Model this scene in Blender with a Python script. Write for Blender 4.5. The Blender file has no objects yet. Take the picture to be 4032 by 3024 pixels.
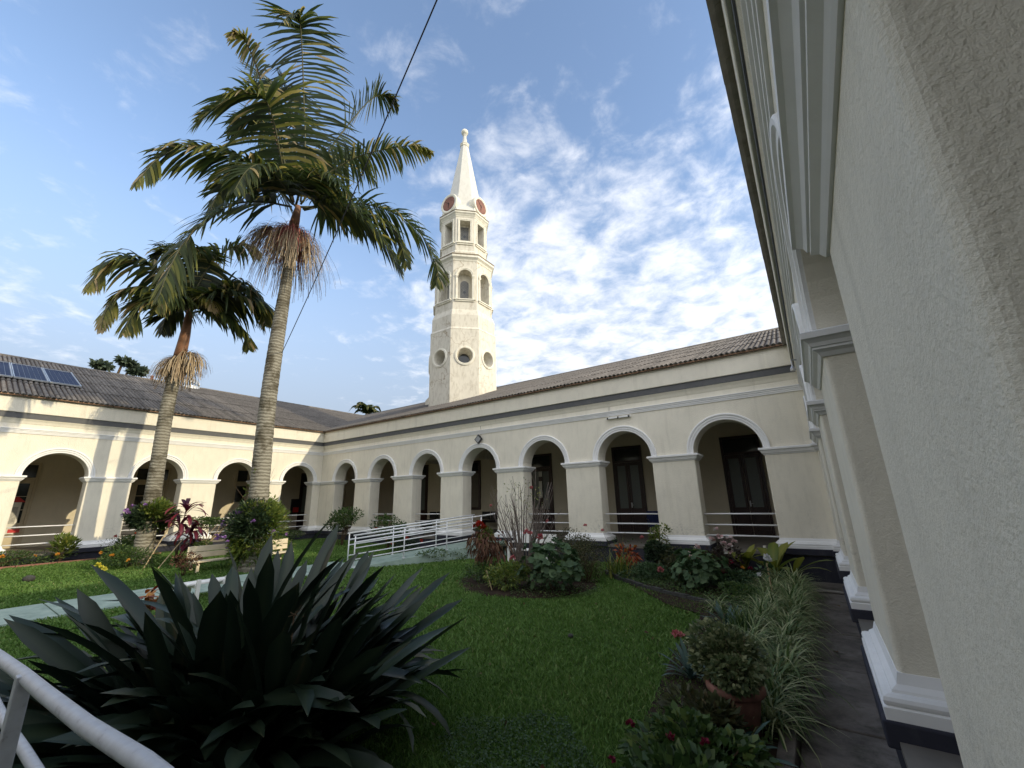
import bpy, bmesh, math, random
import numpy as np
from mathutils import Vector, Matrix

S = bpy.context.scene
COL = S.collection
rnd = random.Random(7)
npr = np.random.default_rng(11)

# ------------------------------------------------------------------ camera
cam_d = bpy.data.cameras.new('camera'); cam = bpy.data.objects.new('camera', cam_d); COL.objects.link(cam)
Rv = Vector((0.81686, 0.57630, -0.02322)); Fv = Vector((-0.55070, 0.79059, 0.26769))
Rv.normalize(); Fv = (Fv - Rv * Fv.dot(Rv)).normalized(); Uv = Rv.cross(Fv)
CAMZ = 1.95
cam.matrix_world = Matrix(((Rv.x, Uv.x, -Fv.x, 0), (Rv.y, Uv.y, -Fv.y, 0), (Rv.z, Uv.z, -Fv.z, CAMZ), (0, 0, 0, 1)))
cam_d.sensor_width = 36; cam_d.sensor_fit = 'HORIZONTAL'; cam_d.lens = 14.6215
cam_d.clip_start = 0.03; cam_d.clip_end = 2000
S.camera = cam

# ------------------------------------------------------------------ light
SUN_EL = math.radians(20.5); SUN_AZ_X, SUN_AZ_Y = 1.0, 0.2       # direction towards the sun (east, a little north)
az = math.atan2(SUN_AZ_X, SUN_AZ_Y)                               # clockwise from +Y
sun_d = bpy.data.lights.new('sun', 'SUN'); sun = bpy.data.objects.new('sun', sun_d); COL.objects.link(sun)
sun_d.energy = 2.0; sun_d.angle = math.radians(0.5); sun_d.color = (0.37, 0.315, 0.215)
sd = Vector((math.sin(az) * math.cos(SUN_EL), math.cos(az) * math.cos(SUN_EL), math.sin(SUN_EL)))
sun.rotation_euler = sd.to_track_quat('Z', 'Y').to_euler()

W = bpy.data.worlds.new('World'); S.world = W; W.use_nodes = True
nt = W.node_tree; N = nt.nodes; Lk = nt.links
for n in list(N): N.remove(n)
def wn(t, **k):
    n = N.new(t)
    for a, b in k.items(): setattr(n, a, b)
    return n
def wmath(op, a, b=None, c=None, clamp=False):
    n = wn('ShaderNodeMath', operation=op, use_clamp=clamp)
    for i, v in enumerate((a, b, c)):
        if v is None: continue
        if isinstance(v, (int, float)): n.inputs[i].default_value = v
        else: Lk.new(v, n.inputs[i])
    return n.outputs[0]
out = wn('ShaderNodeOutputWorld'); bg = wn('ShaderNodeBackground')
sky = wn('ShaderNodeTexSky', sky_type='NISHITA', sun_disc=False)
sky.sun_elevation = SUN_EL; sky.sun_rotation = az; sky.air_density = 1.0; sky.dust_density = 0.6; sky.ozone_density = 2.2; sky.altitude = 100
tc = wn('ShaderNodeTexCoord'); sep = wn('ShaderNodeSeparateXYZ'); Lk.new(tc.outputs['Generated'], sep.inputs[0])
zz = wmath('MAXIMUM', wmath('ADD', sep.outputs[2], 0.12), 0.05)
px = wmath('DIVIDE', sep.outputs[0], zz); py = wmath('DIVIDE', sep.outputs[1], zz)
cmb = wn('ShaderNodeCombineXYZ'); Lk.new(px, cmb.inputs[0]); Lk.new(py, cmb.inputs[1])
def wnoise(scale, detail, rough, dist=0.0, off=(0, 0, 0)):
    m = wn('ShaderNodeMapping'); m.inputs['Location'].default_value = off; Lk.new(cmb.outputs[0], m.inputs[0])
    n = wn('ShaderNodeTexNoise'); n.inputs['Scale'].default_value = scale; n.inputs['Detail'].default_value = detail
    n.inputs['Roughness'].default_value = rough; n.inputs['Distortion'].default_value = dist; Lk.new(m.outputs[0], n.inputs['Vector'])
    return n.outputs['Fac']
big = wnoise(0.9, 3, 0.5, 0.3, (1.3, 0.4, 0)); mid = wnoise(7.0, 9, 0.60, 0.30, (0.2, 3.1, 0)); fine = wnoise(15, 5, 0.6, 0.6)
# broken cloud all round except for a clear stretch to the west; thinner overhead
horiz = wmath('SQRT', wmath('ADD', wmath('ADD', wmath('MULTIPLY', sep.outputs[0], sep.outputs[0]), wmath('MULTIPLY', sep.outputs[1], sep.outputs[1])), 1e-4))
cazi = wmath('DIVIDE', wmath('ADD', wmath('MULTIPLY', sep.outputs[0], -0.94), wmath('MULTIPLY', sep.outputs[1], 0.34)), horiz)
azm = wn('ShaderNodeMapRange', interpolation_type='SMOOTHSTEP'); Lk.new(cazi, azm.inputs[0]); azm.inputs[1].default_value = 1.0; azm.inputs[2].default_value = 0.80
elm = wn('ShaderNodeMapRange', interpolation_type='SMOOTHSTEP'); Lk.new(sep.outputs[2], elm.inputs[0]); elm.inputs[1].default_value = 0.86; elm.inputs[2].default_value = 0.52
# added out-of-view cloud, denser southward and whiter near the sun, to fill shaded walls
sth = wn('ShaderNodeMapRange', interpolation_type='SMOOTHSTEP'); Lk.new(wmath('ADD', wmath('MULTIPLY', sep.outputs[0], 0.55), wmath('MULTIPLY', sep.outputs[1], -0.83)), sth.inputs[0]); sth.inputs[1].default_value = -0.30; sth.inputs[2].default_value = 0.35
cov = wmath('ADD', wmath('MULTIPLY', azm.outputs[0], wmath('MAXIMUM', elm.outputs[0], sth.outputs[0])), wmath('MULTIPLY', sth.outputs[0], 0.45))
sdot = wmath('MAXIMUM', wmath('ADD', wmath('ADD', wmath('MULTIPLY', sep.outputs[0], sd.x), wmath('MULTIPLY', sep.outputs[1], sd.y)), wmath('MULTIPLY', sep.outputs[2], sd.z)), 0.0)
glow = wmath('ADD', 1.0, wmath('MULTIPLY', wmath('MULTIPLY', sdot, sdot), 1.2))
dens = wmath('ADD', wmath('ADD', wmath('MULTIPLY', mid, 1.0), wmath('MULTIPLY', big, 0.55)), wmath('MULTIPLY', fine, 0.22))
thr = wmath('SUBTRACT', 1.10, wmath('MULTIPLY', cov, 0.37))
msk = wn('ShaderNodeMapRange', interpolation_type='SMOOTHSTEP'); Lk.new(wmath('SUBTRACT', dens, thr), msk.inputs[0])
msk.inputs[1].default_value = -0.17; msk.inputs[2].default_value = 0.31; msk.inputs[3].default_value = 0; msk.inputs[4].default_value = 0.88
# thin milky veil near the horizon
hz = wn('ShaderNodeMapRange', interpolation_type='SMOOTHSTEP'); Lk.new(sep.outputs[2], hz.inputs[0]); hz.inputs[1].default_value = 0.66; hz.inputs[2].default_value = 0.10
hz.inputs[3].default_value = 0.0; hz.inputs[4].default_value = 0.97
tint = wn('ShaderNodeMix', data_type='RGBA', blend_type='MULTIPLY'); tint.inputs['Factor'].default_value = 1.0
Lk.new(sky.outputs[0], tint.inputs['A']); tint.inputs['B'].default_value = (0.63, 0.57, 0.53, 1)
m1 = wn('ShaderNodeMix', data_type='RGBA'); Lk.new(hz.outputs[0], m1.inputs['Factor']); Lk.new(tint.outputs['Result'], m1.inputs['A']); m1.inputs['B'].default_value = (0.72, 0.84, 1.04, 1)
m2 = wn('ShaderNodeMix', data_type='RGBA'); Lk.new(msk.outputs[0], m2.inputs['Factor']); Lk.new(m1.outputs['Result'], m2.inputs['A']); vs_ = wn('ShaderNodeVectorMath', operation='SCALE'); vs_.inputs[0].default_value = (1.92, 1.95, 2.04); Lk.new(glow, vs_.inputs['Scale']); Lk.new(vs_.outputs[0], m2.inputs['B'])
Lk.new(m2.outputs['Result'], bg.inputs[0]); bg.inputs[1].default_value = 0.15
Lk.new(bg.outputs[0], out.inputs[0])
S.view_settings.view_transform = 'Standard'; S.view_settings.look = 'None'; S.view_settings.gamma = 1
S.view_settings.use_curve_mapping = False; S.view_settings.exposure = 2.05
S.render.engine = 'CYCLES'

# ------------------------------------------------------------------ helpers
def tag(o, label=None, cat=None, group=None, kind=None):
    if label: o['label'] = label
    if cat: o['category'] = cat
    if group: o['group'] = group
    if kind: o['kind'] = kind
    return o
def empty(name, loc=(0, 0, 0), rz=0.0, label=None, cat=None, group=None):
    o = bpy.data.objects.new(name, None); COL.objects.link(o); o.location = loc; o.rotation_euler = (0, 0, rz)
    o.empty_display_size = 0.1
    return tag(o, label, cat, group)
class MB:
    """collects verts and faces, builds one mesh object"""
    def __init__(s): s.v = []; s.f = []; s.m = []
    def add(s, vs, fs, mi=0):
        b = len(s.v); s.v += [tuple(p) for p in vs]; s.f += [tuple(i + b for i in f) for f in fs]; s.m += [mi] * len(fs); return s
    def box(s, x0, x1, y0, y1, z0, z1, mi=0):
        vs = [(x, y, z) for z in (z0, z1) for y in (y0, y1) for x in (x0, x1)]
        return s.add(vs, [(0, 2, 3, 1), (4, 5, 7, 6), (0, 1, 5, 4), (1, 3, 7, 5), (3, 2, 6, 7), (2, 0, 4, 6)], mi)
    def quad(s, a, b, c, d, mi=0): return s.add([a, b, c, d], [(0, 1, 2, 3)], mi)
    def tube(s, pts, rad, n=8, cap=True, mi=0):
        pts = [Vector(p) for p in pts]; m = len(pts)
        if not hasattr(rad, '__len__'): rad = [rad] * m
        vs = []; fs = []
        t0 = (pts[1] - pts[0]).normalized(); up = Vector((0, 0, 1)) if abs(t0.z) < 0.9 else Vector((1, 0, 0))
        a = t0.cross(up).normalized()
        for i, p in enumerate(pts):
            t = (pts[min(i + 1, m - 1)] - pts[max(i - 1, 0)]).normalized()
            a = (a - t * a.dot(t)).normalized(); b = t.cross(a)
            for k in range(n):
                g = 2 * math.pi * k / n; vs.append(p + (a * math.cos(g) + b * math.sin(g)) * rad[i])
        for i in range(m - 1):
            for k in range(n):
                k2 = (k + 1) % n; fs.append((i * n + k, i * n + k2, (i + 1) * n + k2, (i + 1) * n + k))
        if cap: fs.append(tuple(range(n))[::-1]); fs.append(tuple((m - 1) * n + k for k in range(n)))
        return s.add(vs, fs, mi)
    def lathe(s, prof, n=24, c=(0, 0, 0), mi=0, ph=0.0):
        vs = [(c[0] + r * math.cos(2 * math.pi * k / n + ph), c[1] + r * math.sin(2 * math.pi * k / n + ph), c[2] + z) for r, z in prof for k in range(n)]
        fs = [(i * n + k, i * n + (k + 1) % n, (i + 1) * n + (k + 1) % n, (i + 1) * n + k) for i in range(len(prof) - 1) for k in range(n)]
        fs.append(tuple(range(n))[::-1]); fs.append(tuple((len(prof) - 1) * n + k for k in range(n)))
        return s.add(vs, fs, mi)
    def ringmould(s, u0, u1, v0, v1, prof, mi=0):
        """moulding profile [(offset, z)] run round a rectangle with mitred corners"""
        vs = []
        for o, z in prof: vs += [(u0 - o, v0 - o, z), (u1 + o, v0 - o, z), (u1 + o, v1 + o, z), (u0 - o, v1 + o, z)]
        fs = [(i * 4 + k, i * 4 + (k + 1) % 4, (i + 1) * 4 + (k + 1) % 4, (i + 1) * 4 + k) for i in range(len(prof) - 1) for k in range(4)]
        fs += [(3, 2, 1, 0), tuple((len(prof) - 1) * 4 + k for k in range(4))]
        return s.add(vs, fs, mi)
    def map(s, fn): s.v = [tuple(fn(*p)) for p in s.v]; return s
    def mesh(s, name, mat, smooth=False, fix=False):
        me = bpy.data.meshes.new(name); me.from_pydata(s.v, [], s.f)
        mats = mat if isinstance(mat, (list, tuple)) else [mat]
        for m in mats: me.materials.append(m)
        if len(mats) > 1: me.polygons.foreach_set('material_index', s.m)
        if fix:
            b = bmesh.new(); b.from_mesh(me); bmesh.ops.recalc_face_normals(b, faces=b.faces); b.to_mesh(me); b.free()
        if smooth: me.polygons.foreach_set('use_smooth', [True] * len(me.polygons))
        me.update(); return me
    def build(s, name, mat, parent=None, smooth=False, fix=True, loc=None, rot=None):
        return link(name, s.mesh(name, mat, smooth, fix), parent, loc, rot)
def link(name, me, parent=None, loc=None, rot=None):
    o = bpy.data.objects.new(name, me); COL.objects.link(o)
    if parent is not None: o.parent = parent
    if loc is not None: o.location = loc
    if rot is not None: o.rotation_euler = rot
    return o
def bevel(o, w=0.01, seg=2):
    m = o.modifiers.new('bevel', 'BEVEL'); m.width = w; m.segments = seg; m.limit_method = 'ANGLE'; m.angle_limit = math.radians(40); return o
def copy_tree(o, parent=None, name=None):
    c = o.copy(); COL.objects.link(c); c.parent = parent
    for ch in list(o.children): copy_tree(ch, c)
    return c

# ------------------------------------------------------------------ materials
def mat(name, rough=0.7, spec=0.3):
    m = bpy.data.materials.new(name); m.use_nodes = True
    b = m.node_tree.nodes['Principled BSDF']; b.inputs['Roughness'].default_value = rough; b.inputs['Specular IOR Level'].default_value = spec
    return m, m.node_tree, b
def nd(t, ty, **k):
    n = t.nodes.new(ty)
    for a, b in k.items(): setattr(n, a, b)
    return n
def noise(t, scale, detail=4, rough=0.55, coord='Object', dist=0.0, sc3=None):
    tcn = nd(t, 'ShaderNodeTexCoord'); n = nd(t, 'ShaderNodeTexNoise')
    n.inputs['Scale'].default_value = scale; n.inputs['Detail'].default_value = detail; n.inputs['Roughness'].default_value = rough; n.inputs['Distortion'].default_value = dist
    if coord == 'World':
        g = nd(t, 'ShaderNodeNewGeometry'); src = g.outputs['Position']
    else: src = tcn.outputs[coord]
    if sc3:
        mp = nd(t, 'ShaderNodeMapping'); mp.inputs['Scale'].default_value = sc3; t.links.new(src, mp.inputs[0]); src = mp.outputs[0]
    t.links.new(src, n.inputs['Vector']); return n.outputs['Fac']
def ramp(t, fac, stops):
    r = nd(t, 'ShaderNodeValToRGB'); e = r.color_ramp.elements
    while len(e) < len(stops): e.new(0.5)
    for i, (p, c) in enumerate(stops): e[i].position = p; e[i].color = (*c, 1)
    t.links.new(fac, r.inputs[0]); return r.outputs[0]
def mix(t, a, b, fac, mode='MIX'):
    n = nd(t, 'ShaderNodeMix', data_type='RGBA', blend_type=mode)
    for s_, v in (('A', a), ('B', b), ('Factor', fac)):
        if isinstance(v, (int, float)): n.inputs[s_].default_value = v
        elif isinstance(v, tuple): n.inputs[s_].default_value = (*v, 1)
        else: t.links.new(v, n.inputs[s_])
    return n.outputs['Result']
def bump(t, b, h, strength=0.5, dist=0.01, prev=None):
    n = nd(t, 'ShaderNodeBump'); n.inputs['Strength'].default_value = strength; n.inputs['Distance'].default_value = dist
    t.links.new(h, n.inputs['Height'])
    if prev: t.links.new(prev, n.inputs['Normal'])
    t.links.new(n.outputs[0], b.inputs['Normal']); return n.outputs[0]
def plaster(name, col, stain=(0.36, 0.34, 0.29), amount=0.25, coarse=1.0, damp=False, cracks=False):
    m, t, b = mat(name, 0.88, 0.2)
    f1 = noise(t, 1.1, 6, 0.65, 'World'); f2 = noise(t, 7, 5, 0.6, 'World', sc3=(1, 1, 0.35)); f3 = noise(t, 90, 3, 0.6, 'World')
    c = ramp(t, f1, [(0.35, tuple(x * 0.93 for x in col)), (0.65, col)])
    st = nd(t, 'ShaderNodeMapRange'); t.links.new(f2, st.inputs[0]); st.inputs[1].default_value = 0.48; st.inputs[2].default_value = 0.76; st.inputs[4].default_value = amount
    c = mix(t, c, stain, st.outputs[0])
    if cracks:
        vo = nd(t, 'ShaderNodeTexVoronoi', feature='DISTANCE_TO_EDGE'); vo.inputs['Scale'].default_value = 1.1
        g = nd(t, 'ShaderNodeNewGeometry'); wob = nd(t, 'ShaderNodeTexNoise'); wob.inputs['Scale'].default_value = 2.5; wob.inputs['Detail'].default_value = 6; t.links.new(g.outputs['Position'], wob.inputs['Vector'])
        ad = nd(t, 'ShaderNodeVectorMath', operation='ADD'); sc_ = nd(t, 'ShaderNodeVectorMath', operation='SCALE'); sc_.inputs['Scale'].default_value = 0.8; t.links.new(wob.outputs['Color'], sc_.inputs[0]); t.links.new(g.outputs['Position'], ad.inputs[0]); t.links.new(sc_.outputs[0], ad.inputs[1]); t.links.new(ad.outputs[0], vo.inputs['Vector'])
        cm = nd(t, 'ShaderNodeMapRange'); t.links.new(vo.outputs['Distance'], cm.inputs[0]); cm.inputs[1].default_value = 0.028; cm.inputs[2].default_value = 0.004
        cw = nd(t, 'ShaderNodeMapRange'); t.links.new(noise(t, 0.7, 3, 0.5, 'World'), cw.inputs[0]); cw.inputs[1].default_value = 0.46; cw.inputs[2].default_value = 0.62; cw.inputs[4].default_value = 0.75
        q = nd(t, 'ShaderNodeMath', operation='MULTIPLY'); t.links.new(cm.outputs[0], q.inputs[0]); t.links.new(cw.outputs[0], q.inputs[1]); c = mix(t, c, (0.30, 0.22, 0.13), q.outputs[0])
    if damp:                                                       # speckled damp growing up the foot of the piers, and faint runs
        g = nd(t, 'ShaderNodeNewGeometry'); sp = nd(t, 'ShaderNodeSeparateXYZ'); t.links.new(g.outputs['Position'], sp.inputs[0])
        lo = nd(t, 'ShaderNodeMapRange', interpolation_type='SMOOTHSTEP'); t.links.new(sp.outputs[2], lo.inputs[0]); lo.inputs[1].default_value = 1.9; lo.inputs[2].default_value = 0.75
        n1 = nd(t, 'ShaderNodeMapRange'); t.links.new(noise(t, 16, 8, 0.8, 'World'), n1.inputs[0]); n1.inputs[1].default_value = 0.50; n1.inputs[2].default_value = 0.62
        n2 = nd(t, 'ShaderNodeMapRange'); t.links.new(noise(t, 1.4, 3, 0.5, 'World'), n2.inputs[0]); n2.inputs[1].default_value = 0.45; n2.inputs[2].default_value = 0.65
        q = nd(t, 'ShaderNodeMath', operation='MULTIPLY'); t.links.new(lo.outputs[0], q.inputs[0]); t.links.new(n1.outputs[0], q.inputs[1])
        q2 = nd(t, 'ShaderNodeMath', operation='MULTIPLY'); t.links.new(q.outputs[0], q2.inputs[0]); t.links.new(n2.outputs[0], q2.inputs[1])
        q3 = nd(t, 'ShaderNodeMath', operation='MULTIPLY'); t.links.new(q2.outputs[0], q3.inputs[0]); q3.inputs[1].default_value = 0.55
        c = mix(t, c, (0.22, 0.22, 0.19), q3.outputs[0])
        r1 = nd(t, 'ShaderNodeMapRange'); t.links.new(noise(t, 5, 5, 0.6, 'World', sc3=(1, 1, 0.08)), r1.inputs[0]); r1.inputs[1].default_value = 0.56; r1.inputs[2].default_value = 0.80; r1.inputs[4].default_value = 0.36
        c = mix(t, c, (0.45, 0.42, 0.34), r1.outputs[0])
    t.links.new(c, b.inputs['Base Color'])
    p = bump(t, b, noise(t, 30, 6, 0.7, 'World'), min(1, 0.8 * coarse), 0.0085 * coarse); bump(t, b, f3, min(1, 0.5 * coarse), 0.006 * coarse, p)
    return m
CREAM = (0.81, 0.765, 0.645)
M = {}
M['plaster'] = plaster('cream_plaster', CREAM, amount=0.16, damp=True)
M['tower'] = plaster('tower_plaster', (0.70, 0.665, 0.57), stain=(0.40, 0.36, 0.28), amount=0.75, coarse=0.8, cracks=True)
M['inner'] = plaster('gallery_plaster', (0.70, 0.63, 0.48), amount=0.12)
M['trim'] = plaster('white_trim', (0.84, 0.84, 0.83), stain=(0.5, 0.5, 0.47), amount=0.12, coarse=0.25)
M['towertrim'] = plaster('tower_trim', (0.80, 0.77, 0.66), stain=(0.45, 0.38, 0.27), amount=0.45, coarse=0.3)
M['spire'] = plaster('spire_render', (0.66, 0.65, 0.60), stain=(0.40, 0.38, 0.32), amount=0.35, coarse=0.5)
M['band'] = plaster('charcoal_paint', (0.12, 0.122, 0.125), stain=(0.17, 0.17, 0.165), amount=0.3, coarse=0.4)
M['plinth'] = plaster('dark_plinth_paint', (0.035, 0.036, 0.05), stain=(0.10, 0.10, 0.10), amount=0.35, coarse=0.5)
M['weather'] = plaster('weathered_ledge', (0.30, 0.25, 0.18), stain=(0.10, 0.09, 0.07), amount=0.7)
def simple(name, col, rough=0.6, spec=0.3, var=0.12, sc=6, metal=0.0):
    m, t, b = mat(name, rough, spec); b.inputs['Metallic'].default_value = metal
    c = ramp(t, noise(t, sc, 5), [(0.3, tuple(x * (1 - var) for x in col)), (0.7, tuple(min(1, x * (1 + var)) for x in col))])
    t.links.new(c, b.inputs['Base Color']); return m
M['white_metal'] = simple('white_painted_metal', (0.74, 0.75, 0.76), 0.38, 0.5, 0.05)
def galv():
    m, t, b = mat('scuffed_white_pipe', 0.45, 0.5)
    f = noise(t, 22, 6, 0.6, 'World'); c = ramp(t, f, [(0.30, (0.34, 0.34, 0.36)), (0.40, (0.50, 0.51, 0.54)), (0.7, (0.58, 0.60, 0.63))])
    t.links.new(c, b.inputs['Base Color']); bump(t, b, noise(t, 60, 5, 0.6, 'World'), 0.35, 0.003); return m
M['pipe'] = galv()
M['wood'] = simple('dark_varnished_wood', (0.030, 0.011, 0.008), 0.35, 0.5, 0.3, 9)
M['door_cream'] = simple('cream_door_paint', (0.55, 0.47, 0.32), 0.5, 0.4, 0.06)
M['glass'] = simple('dark_pane', (0.025, 0.03, 0.03), 0.08, 0.6, 0.2)
M['frosted'] = simple('frosted_pane', (0.12, 0.14, 0.13), 0.35, 0.5, 0.15, 30)
M['leaded'] = simple('leaded_pane', (0.16, 0.16, 0.15), 0.3, 0.5, 0.35, 5)
M['black'] = simple('black_upholstery', (0.012, 0.012, 0.014), 0.4, 0.5, 0.2)
M['blue'] = simple('blue_upholstery', (0.012, 0.02, 0.07), 0.6, 0.3, 0.2)
M['steel'] = simple('bare_steel', (0.45, 0.45, 0.46), 0.35, 0.5, 0.1, 10, 0.8)
M['red'] = simple('red_print', (0.55, 0.04, 0.04), 0.5, 0.3, 0.08)
M['paper'] = simple('paper', (0.72, 0.70, 0.62), 0.8, 0.2, 0.05)
M['dial'] = simple('red_clock_dial', (0.24, 0.115, 0.085), 0.7, 0.3, 0.3, 4)
M['cell'] = simple('solar_cells', (0.022, 0.028, 0.06), 0.55, 0.25, 0.15, 20)
M['alu'] = simple('aluminium_frame', (0.55, 0.57, 0.58), 0.4, 0.5, 0.06, 8, 0.5)
M['terracotta'] = simple('terracotta', (0.24, 0.115, 0.085), 0.75, 0.25, 0.25, 8)
M['soil'] = simple('dark_soil', (0.035, 0.024, 0.017), 0.95, 0.1, 0.4, 9)
M['cream_bench'] = simple('cream_bench_paint', (0.68, 0.60, 0.44), 0.55, 0.35, 0.08)
M['white_bench'] = simple('white_bench_paint', (0.72, 0.72, 0.69), 0.5, 0.35, 0.1)
M['stone'] = simple('dark_stone', (0.06, 0.06, 0.055), 0.9, 0.2, 0.3, 12)
M['cane'] = simple('dry_cane', (0.40, 0.31, 0.18), 0.7, 0.3, 0.2, 14)
M['cable'] = simple('black_cable', (0.01, 0.01, 0.01), 0.5, 0.3, 0.1)
M['twig'] = simple('grey_twig_bark', (0.17, 0.14, 0.12), 0.85, 0.2, 0.3, 20)
M['stem'] = simple('brown_stem', (0.09, 0.06, 0.035), 0.85, 0.2, 0.3, 15)
M['floor'] = simple('gallery_floor_screed', (0.16, 0.145, 0.125), 0.5, 0.4, 0.15, 4)
M['slab'] = simple('slab_edge_concrete', (0.30, 0.28, 0.25), 0.85, 0.2, 0.2, 7)
def pathmat():
    m, t, b = mat('green_painted_concrete', 0.8, 0.25)
    c = ramp(t, noise(t, 3, 7, 0.65, 'World'), [(0.3, (0.20, 0.27, 0.235)), (0.55, (0.30, 0.385, 0.335)), (0.75, (0.36, 0.43, 0.38))])
    t.links.new(c, b.inputs['Base Color']); bump(t, b, noise(t, 70, 5, 0.6, 'World'), 0.4, 0.004); return m
M['path'] = pathmat()
def walkmat():
    m, t, b = mat('mossy_concrete', 0.85, 0.25)
    a = noise(t, 1.6, 8, 0.7, 'World', 0.4); c = ramp(t, a, [(0.32, (0.06, 0.053, 0.044)), (0.5, (0.15, 0.13, 0.112)), (0.62, (0.21, 0.185, 0.162)), (0.8, (0.26, 0.24, 0.21))])
    g = nd(t, 'ShaderNodeMapRange'); t.links.new(noise(t, 4.5, 7, 0.7, 'World'), g.inputs[0]); g.inputs[1].default_value = 0.52; g.inputs[2].default_value = 0.7; g.inputs[4].default_value = 0.7
    c = mix(t, c, (0.030, 0.038, 0.018), g.outputs[0])
    t.links.new(c, b.inputs['Base Color']); bump(t, b, noise(t, 55, 7, 0.7, 'World'), 0.6, 0.006); return m
M['walk'] = walkmat()
def groundmat():
    m, t, b = mat('lawn_ground', 0.95, 0.1)
    c = ramp(t, noise(t, 2.2, 8, 0.7, 'World'), [(0.3, (0.035, 0.060, 0.014)), (0.55, (0.06, 0.105, 0.022)), (0.75, (0.09, 0.12, 0.034))])
    t.links.new(c, b.inputs['Base Color']); bump(t, b, noise(t, 50, 6, 0.7, 'World'), 0.8, 0.02); return m
M['ground'] = groundmat()
def tilemat(name, base):
    m, t, b = mat(name, 0.92, 0.15)
    oi = nd(t, 'ShaderNodeObjectInfo')
    a = noise(t, 9, 7, 0.7, 'World'); c = ramp(t, a, [(0.28, tuple(x * 0.45 for x in base)), (0.5, base), (0.75, tuple(x * 1.5 for x in base))])
    l = nd(t, 'ShaderNodeMapRange'); t.links.new(noise(t, 2.0, 6, 0.7, 'World'), l.inputs[0]); l.inputs[1].default_value = 0.5; l.inputs[2].default_value = 0.75; l.inputs[4].default_value = 0.6
    c = mix(t, c, (0.06, 0.058, 0.05), l.outputs[0])
    v = nd(t, 'ShaderNodeMapRange'); t.links.new(oi.outputs['Random'], v.inputs[0]); v.inputs[3].default_value = 0.75; v.inputs[4].default_value = 1.2
    hs = nd(t, 'ShaderNodeHueSaturation'); t.links.new(c, hs.inputs['Color']); t.links.new(v.outputs[0], hs.inputs['Value'])
    t.links.new(hs.outputs[0], b.inputs['Base Color']); bump(t, b, noise(t, 60, 5, 0.7, 'World'), 0.5, 0.006); return m
M['tile'] = tilemat('weathered_roof_tile', (0.175, 0.158, 0.140)); M['tilebed'] = tilemat('roof_channel', (0.075, 0.055, 0.045))
M['eavecourse'] = tilemat('eave_mortar', (0.26, 0.16, 0.10))
def barkmat():
    m, t, b = mat('ringed_palm_bark', 0.9, 0.15)
    g = nd(t, 'ShaderNodeNewGeometry'); sp = nd(t, 'ShaderNodeSeparateXYZ'); t.links.new(g.outputs['Position'], sp.inputs[0])
    wv = nd(t, 'ShaderNodeTexWave', wave_type='BANDS', bands_direction='Z'); wv.inputs['Scale'].default_value = 3.0; wv.inputs['Distortion'].default_value = 3.5; wv.inputs['Detail'].default_value = 4; wv.inputs['Detail Scale'].default_value = 2.2
    t.links.new(g.outputs['Position'], wv.inputs['Vector'])
    c = ramp(t, wv.outputs['Fac'], [(0.1, (0.17, 0.155, 0.12)), (0.4, (0.235, 0.22, 0.175)), (0.85, (0.28, 0.265, 0.215))])
    d = nd(t, 'ShaderNodeMapRange'); t.links.new(noise(t, 1.3, 7, 0.7, 'World', 0.5), d.inputs[0]); d.inputs[1].default_value = 0.47; d.inputs[2].default_value = 0.60; d.inputs[4].default_value = 0.8
    c = mix(t, c, (0.06, 0.05, 0.03), d.outputs[0])
    t.links.new(c, b.inputs['Base Color']); p = bump(t, b, wv.outputs['Fac'], 0.7, 0.02); bump(t, b, noise(t, 40, 5, 0.7, 'World'), 0.5, 0.008, p); return m
M['bark'] = barkmat()
M['shaft'] = simple('brown_crownshaft', (0.20, 0.10, 0.055), 0.6, 0.3, 0.45, 3)
LEAFK = 1.5
def leafmat(name, stops, rough=0.5, trans=0.3, spec=0.35, k=None):
    """colour chosen by the per-leaf attribute 'tint' (0..1)"""
    k = (1.0 if 'petal' in name or 'palm' in name else LEAFK) if k is None else k; stops = [(p_, tuple(min(.6, x * k) for x in c_)) for p_, c_ in stops]
    m, t, b = mat(name, rough, spec)
    a = nd(t, 'ShaderNodeAttribute', attribute_name='tint')
    c = ramp(t, a.outputs['Fac'], stops); t.links.new(c, b.inputs['Base Color'])
    tr = nd(t, 'ShaderNodeBsdfTranslucent'); hs = nd(t, 'ShaderNodeHueSaturation'); hs.inputs['Value'].default_value = 1.3; hs.inputs['Saturation'].default_value = 1.1
    t.links.new(c, hs.inputs['Color']); t.links.new(hs.outputs[0], tr.inputs['Color'])
    mx = nd(t, 'ShaderNodeMixShader'); mx.inputs[0].default_value = trans
    o = [n for n in t.nodes if n.type == 'OUTPUT_MATERIAL'][0]
    t.links.new(b.outputs[0], mx.inputs[1]); t.links.new(tr.outputs[0], mx.inputs[2]); t.links.new(mx.outputs[0], o.inputs[0]); return m
L = {}
L['grass'] = leafmat('grass_blades', [(0, (0.062, 0.130, 0.028)), (0.5, (0.110, 0.200, 0.045)), (0.85, (0.160, 0.245, 0.070)), (1, (0.25, 0.26, 0.11))], 0.6, 0.25, 0.2, k=1.0)
L['palm'] = leafmat('palm_leaflets', [(0, (0.020, 0.030, 0.011)), (0.35, (0.038, 0.058, 0.018)), (0.65, (0.19, 0.19, 0.038)), (0.9, (0.36, 0.28, 0.11)), (1, (0.42, 0.33, 0.19))], 0.5, 0.42)
L['fruit'] = leafmat('palm_fruit_strands', [(0, (0.20, 0.14, 0.09)), (0.5, (0.40, 0.31, 0.20)), (1, (0.50, 0.41, 0.28))], 0.8, 0.1)
L['fruitred'] = leafmat('palm_red_strands', [(0, (0.34, 0.09, 0.085)), (1, (0.52, 0.22, 0.18))], 0.7, 0.1)
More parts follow.
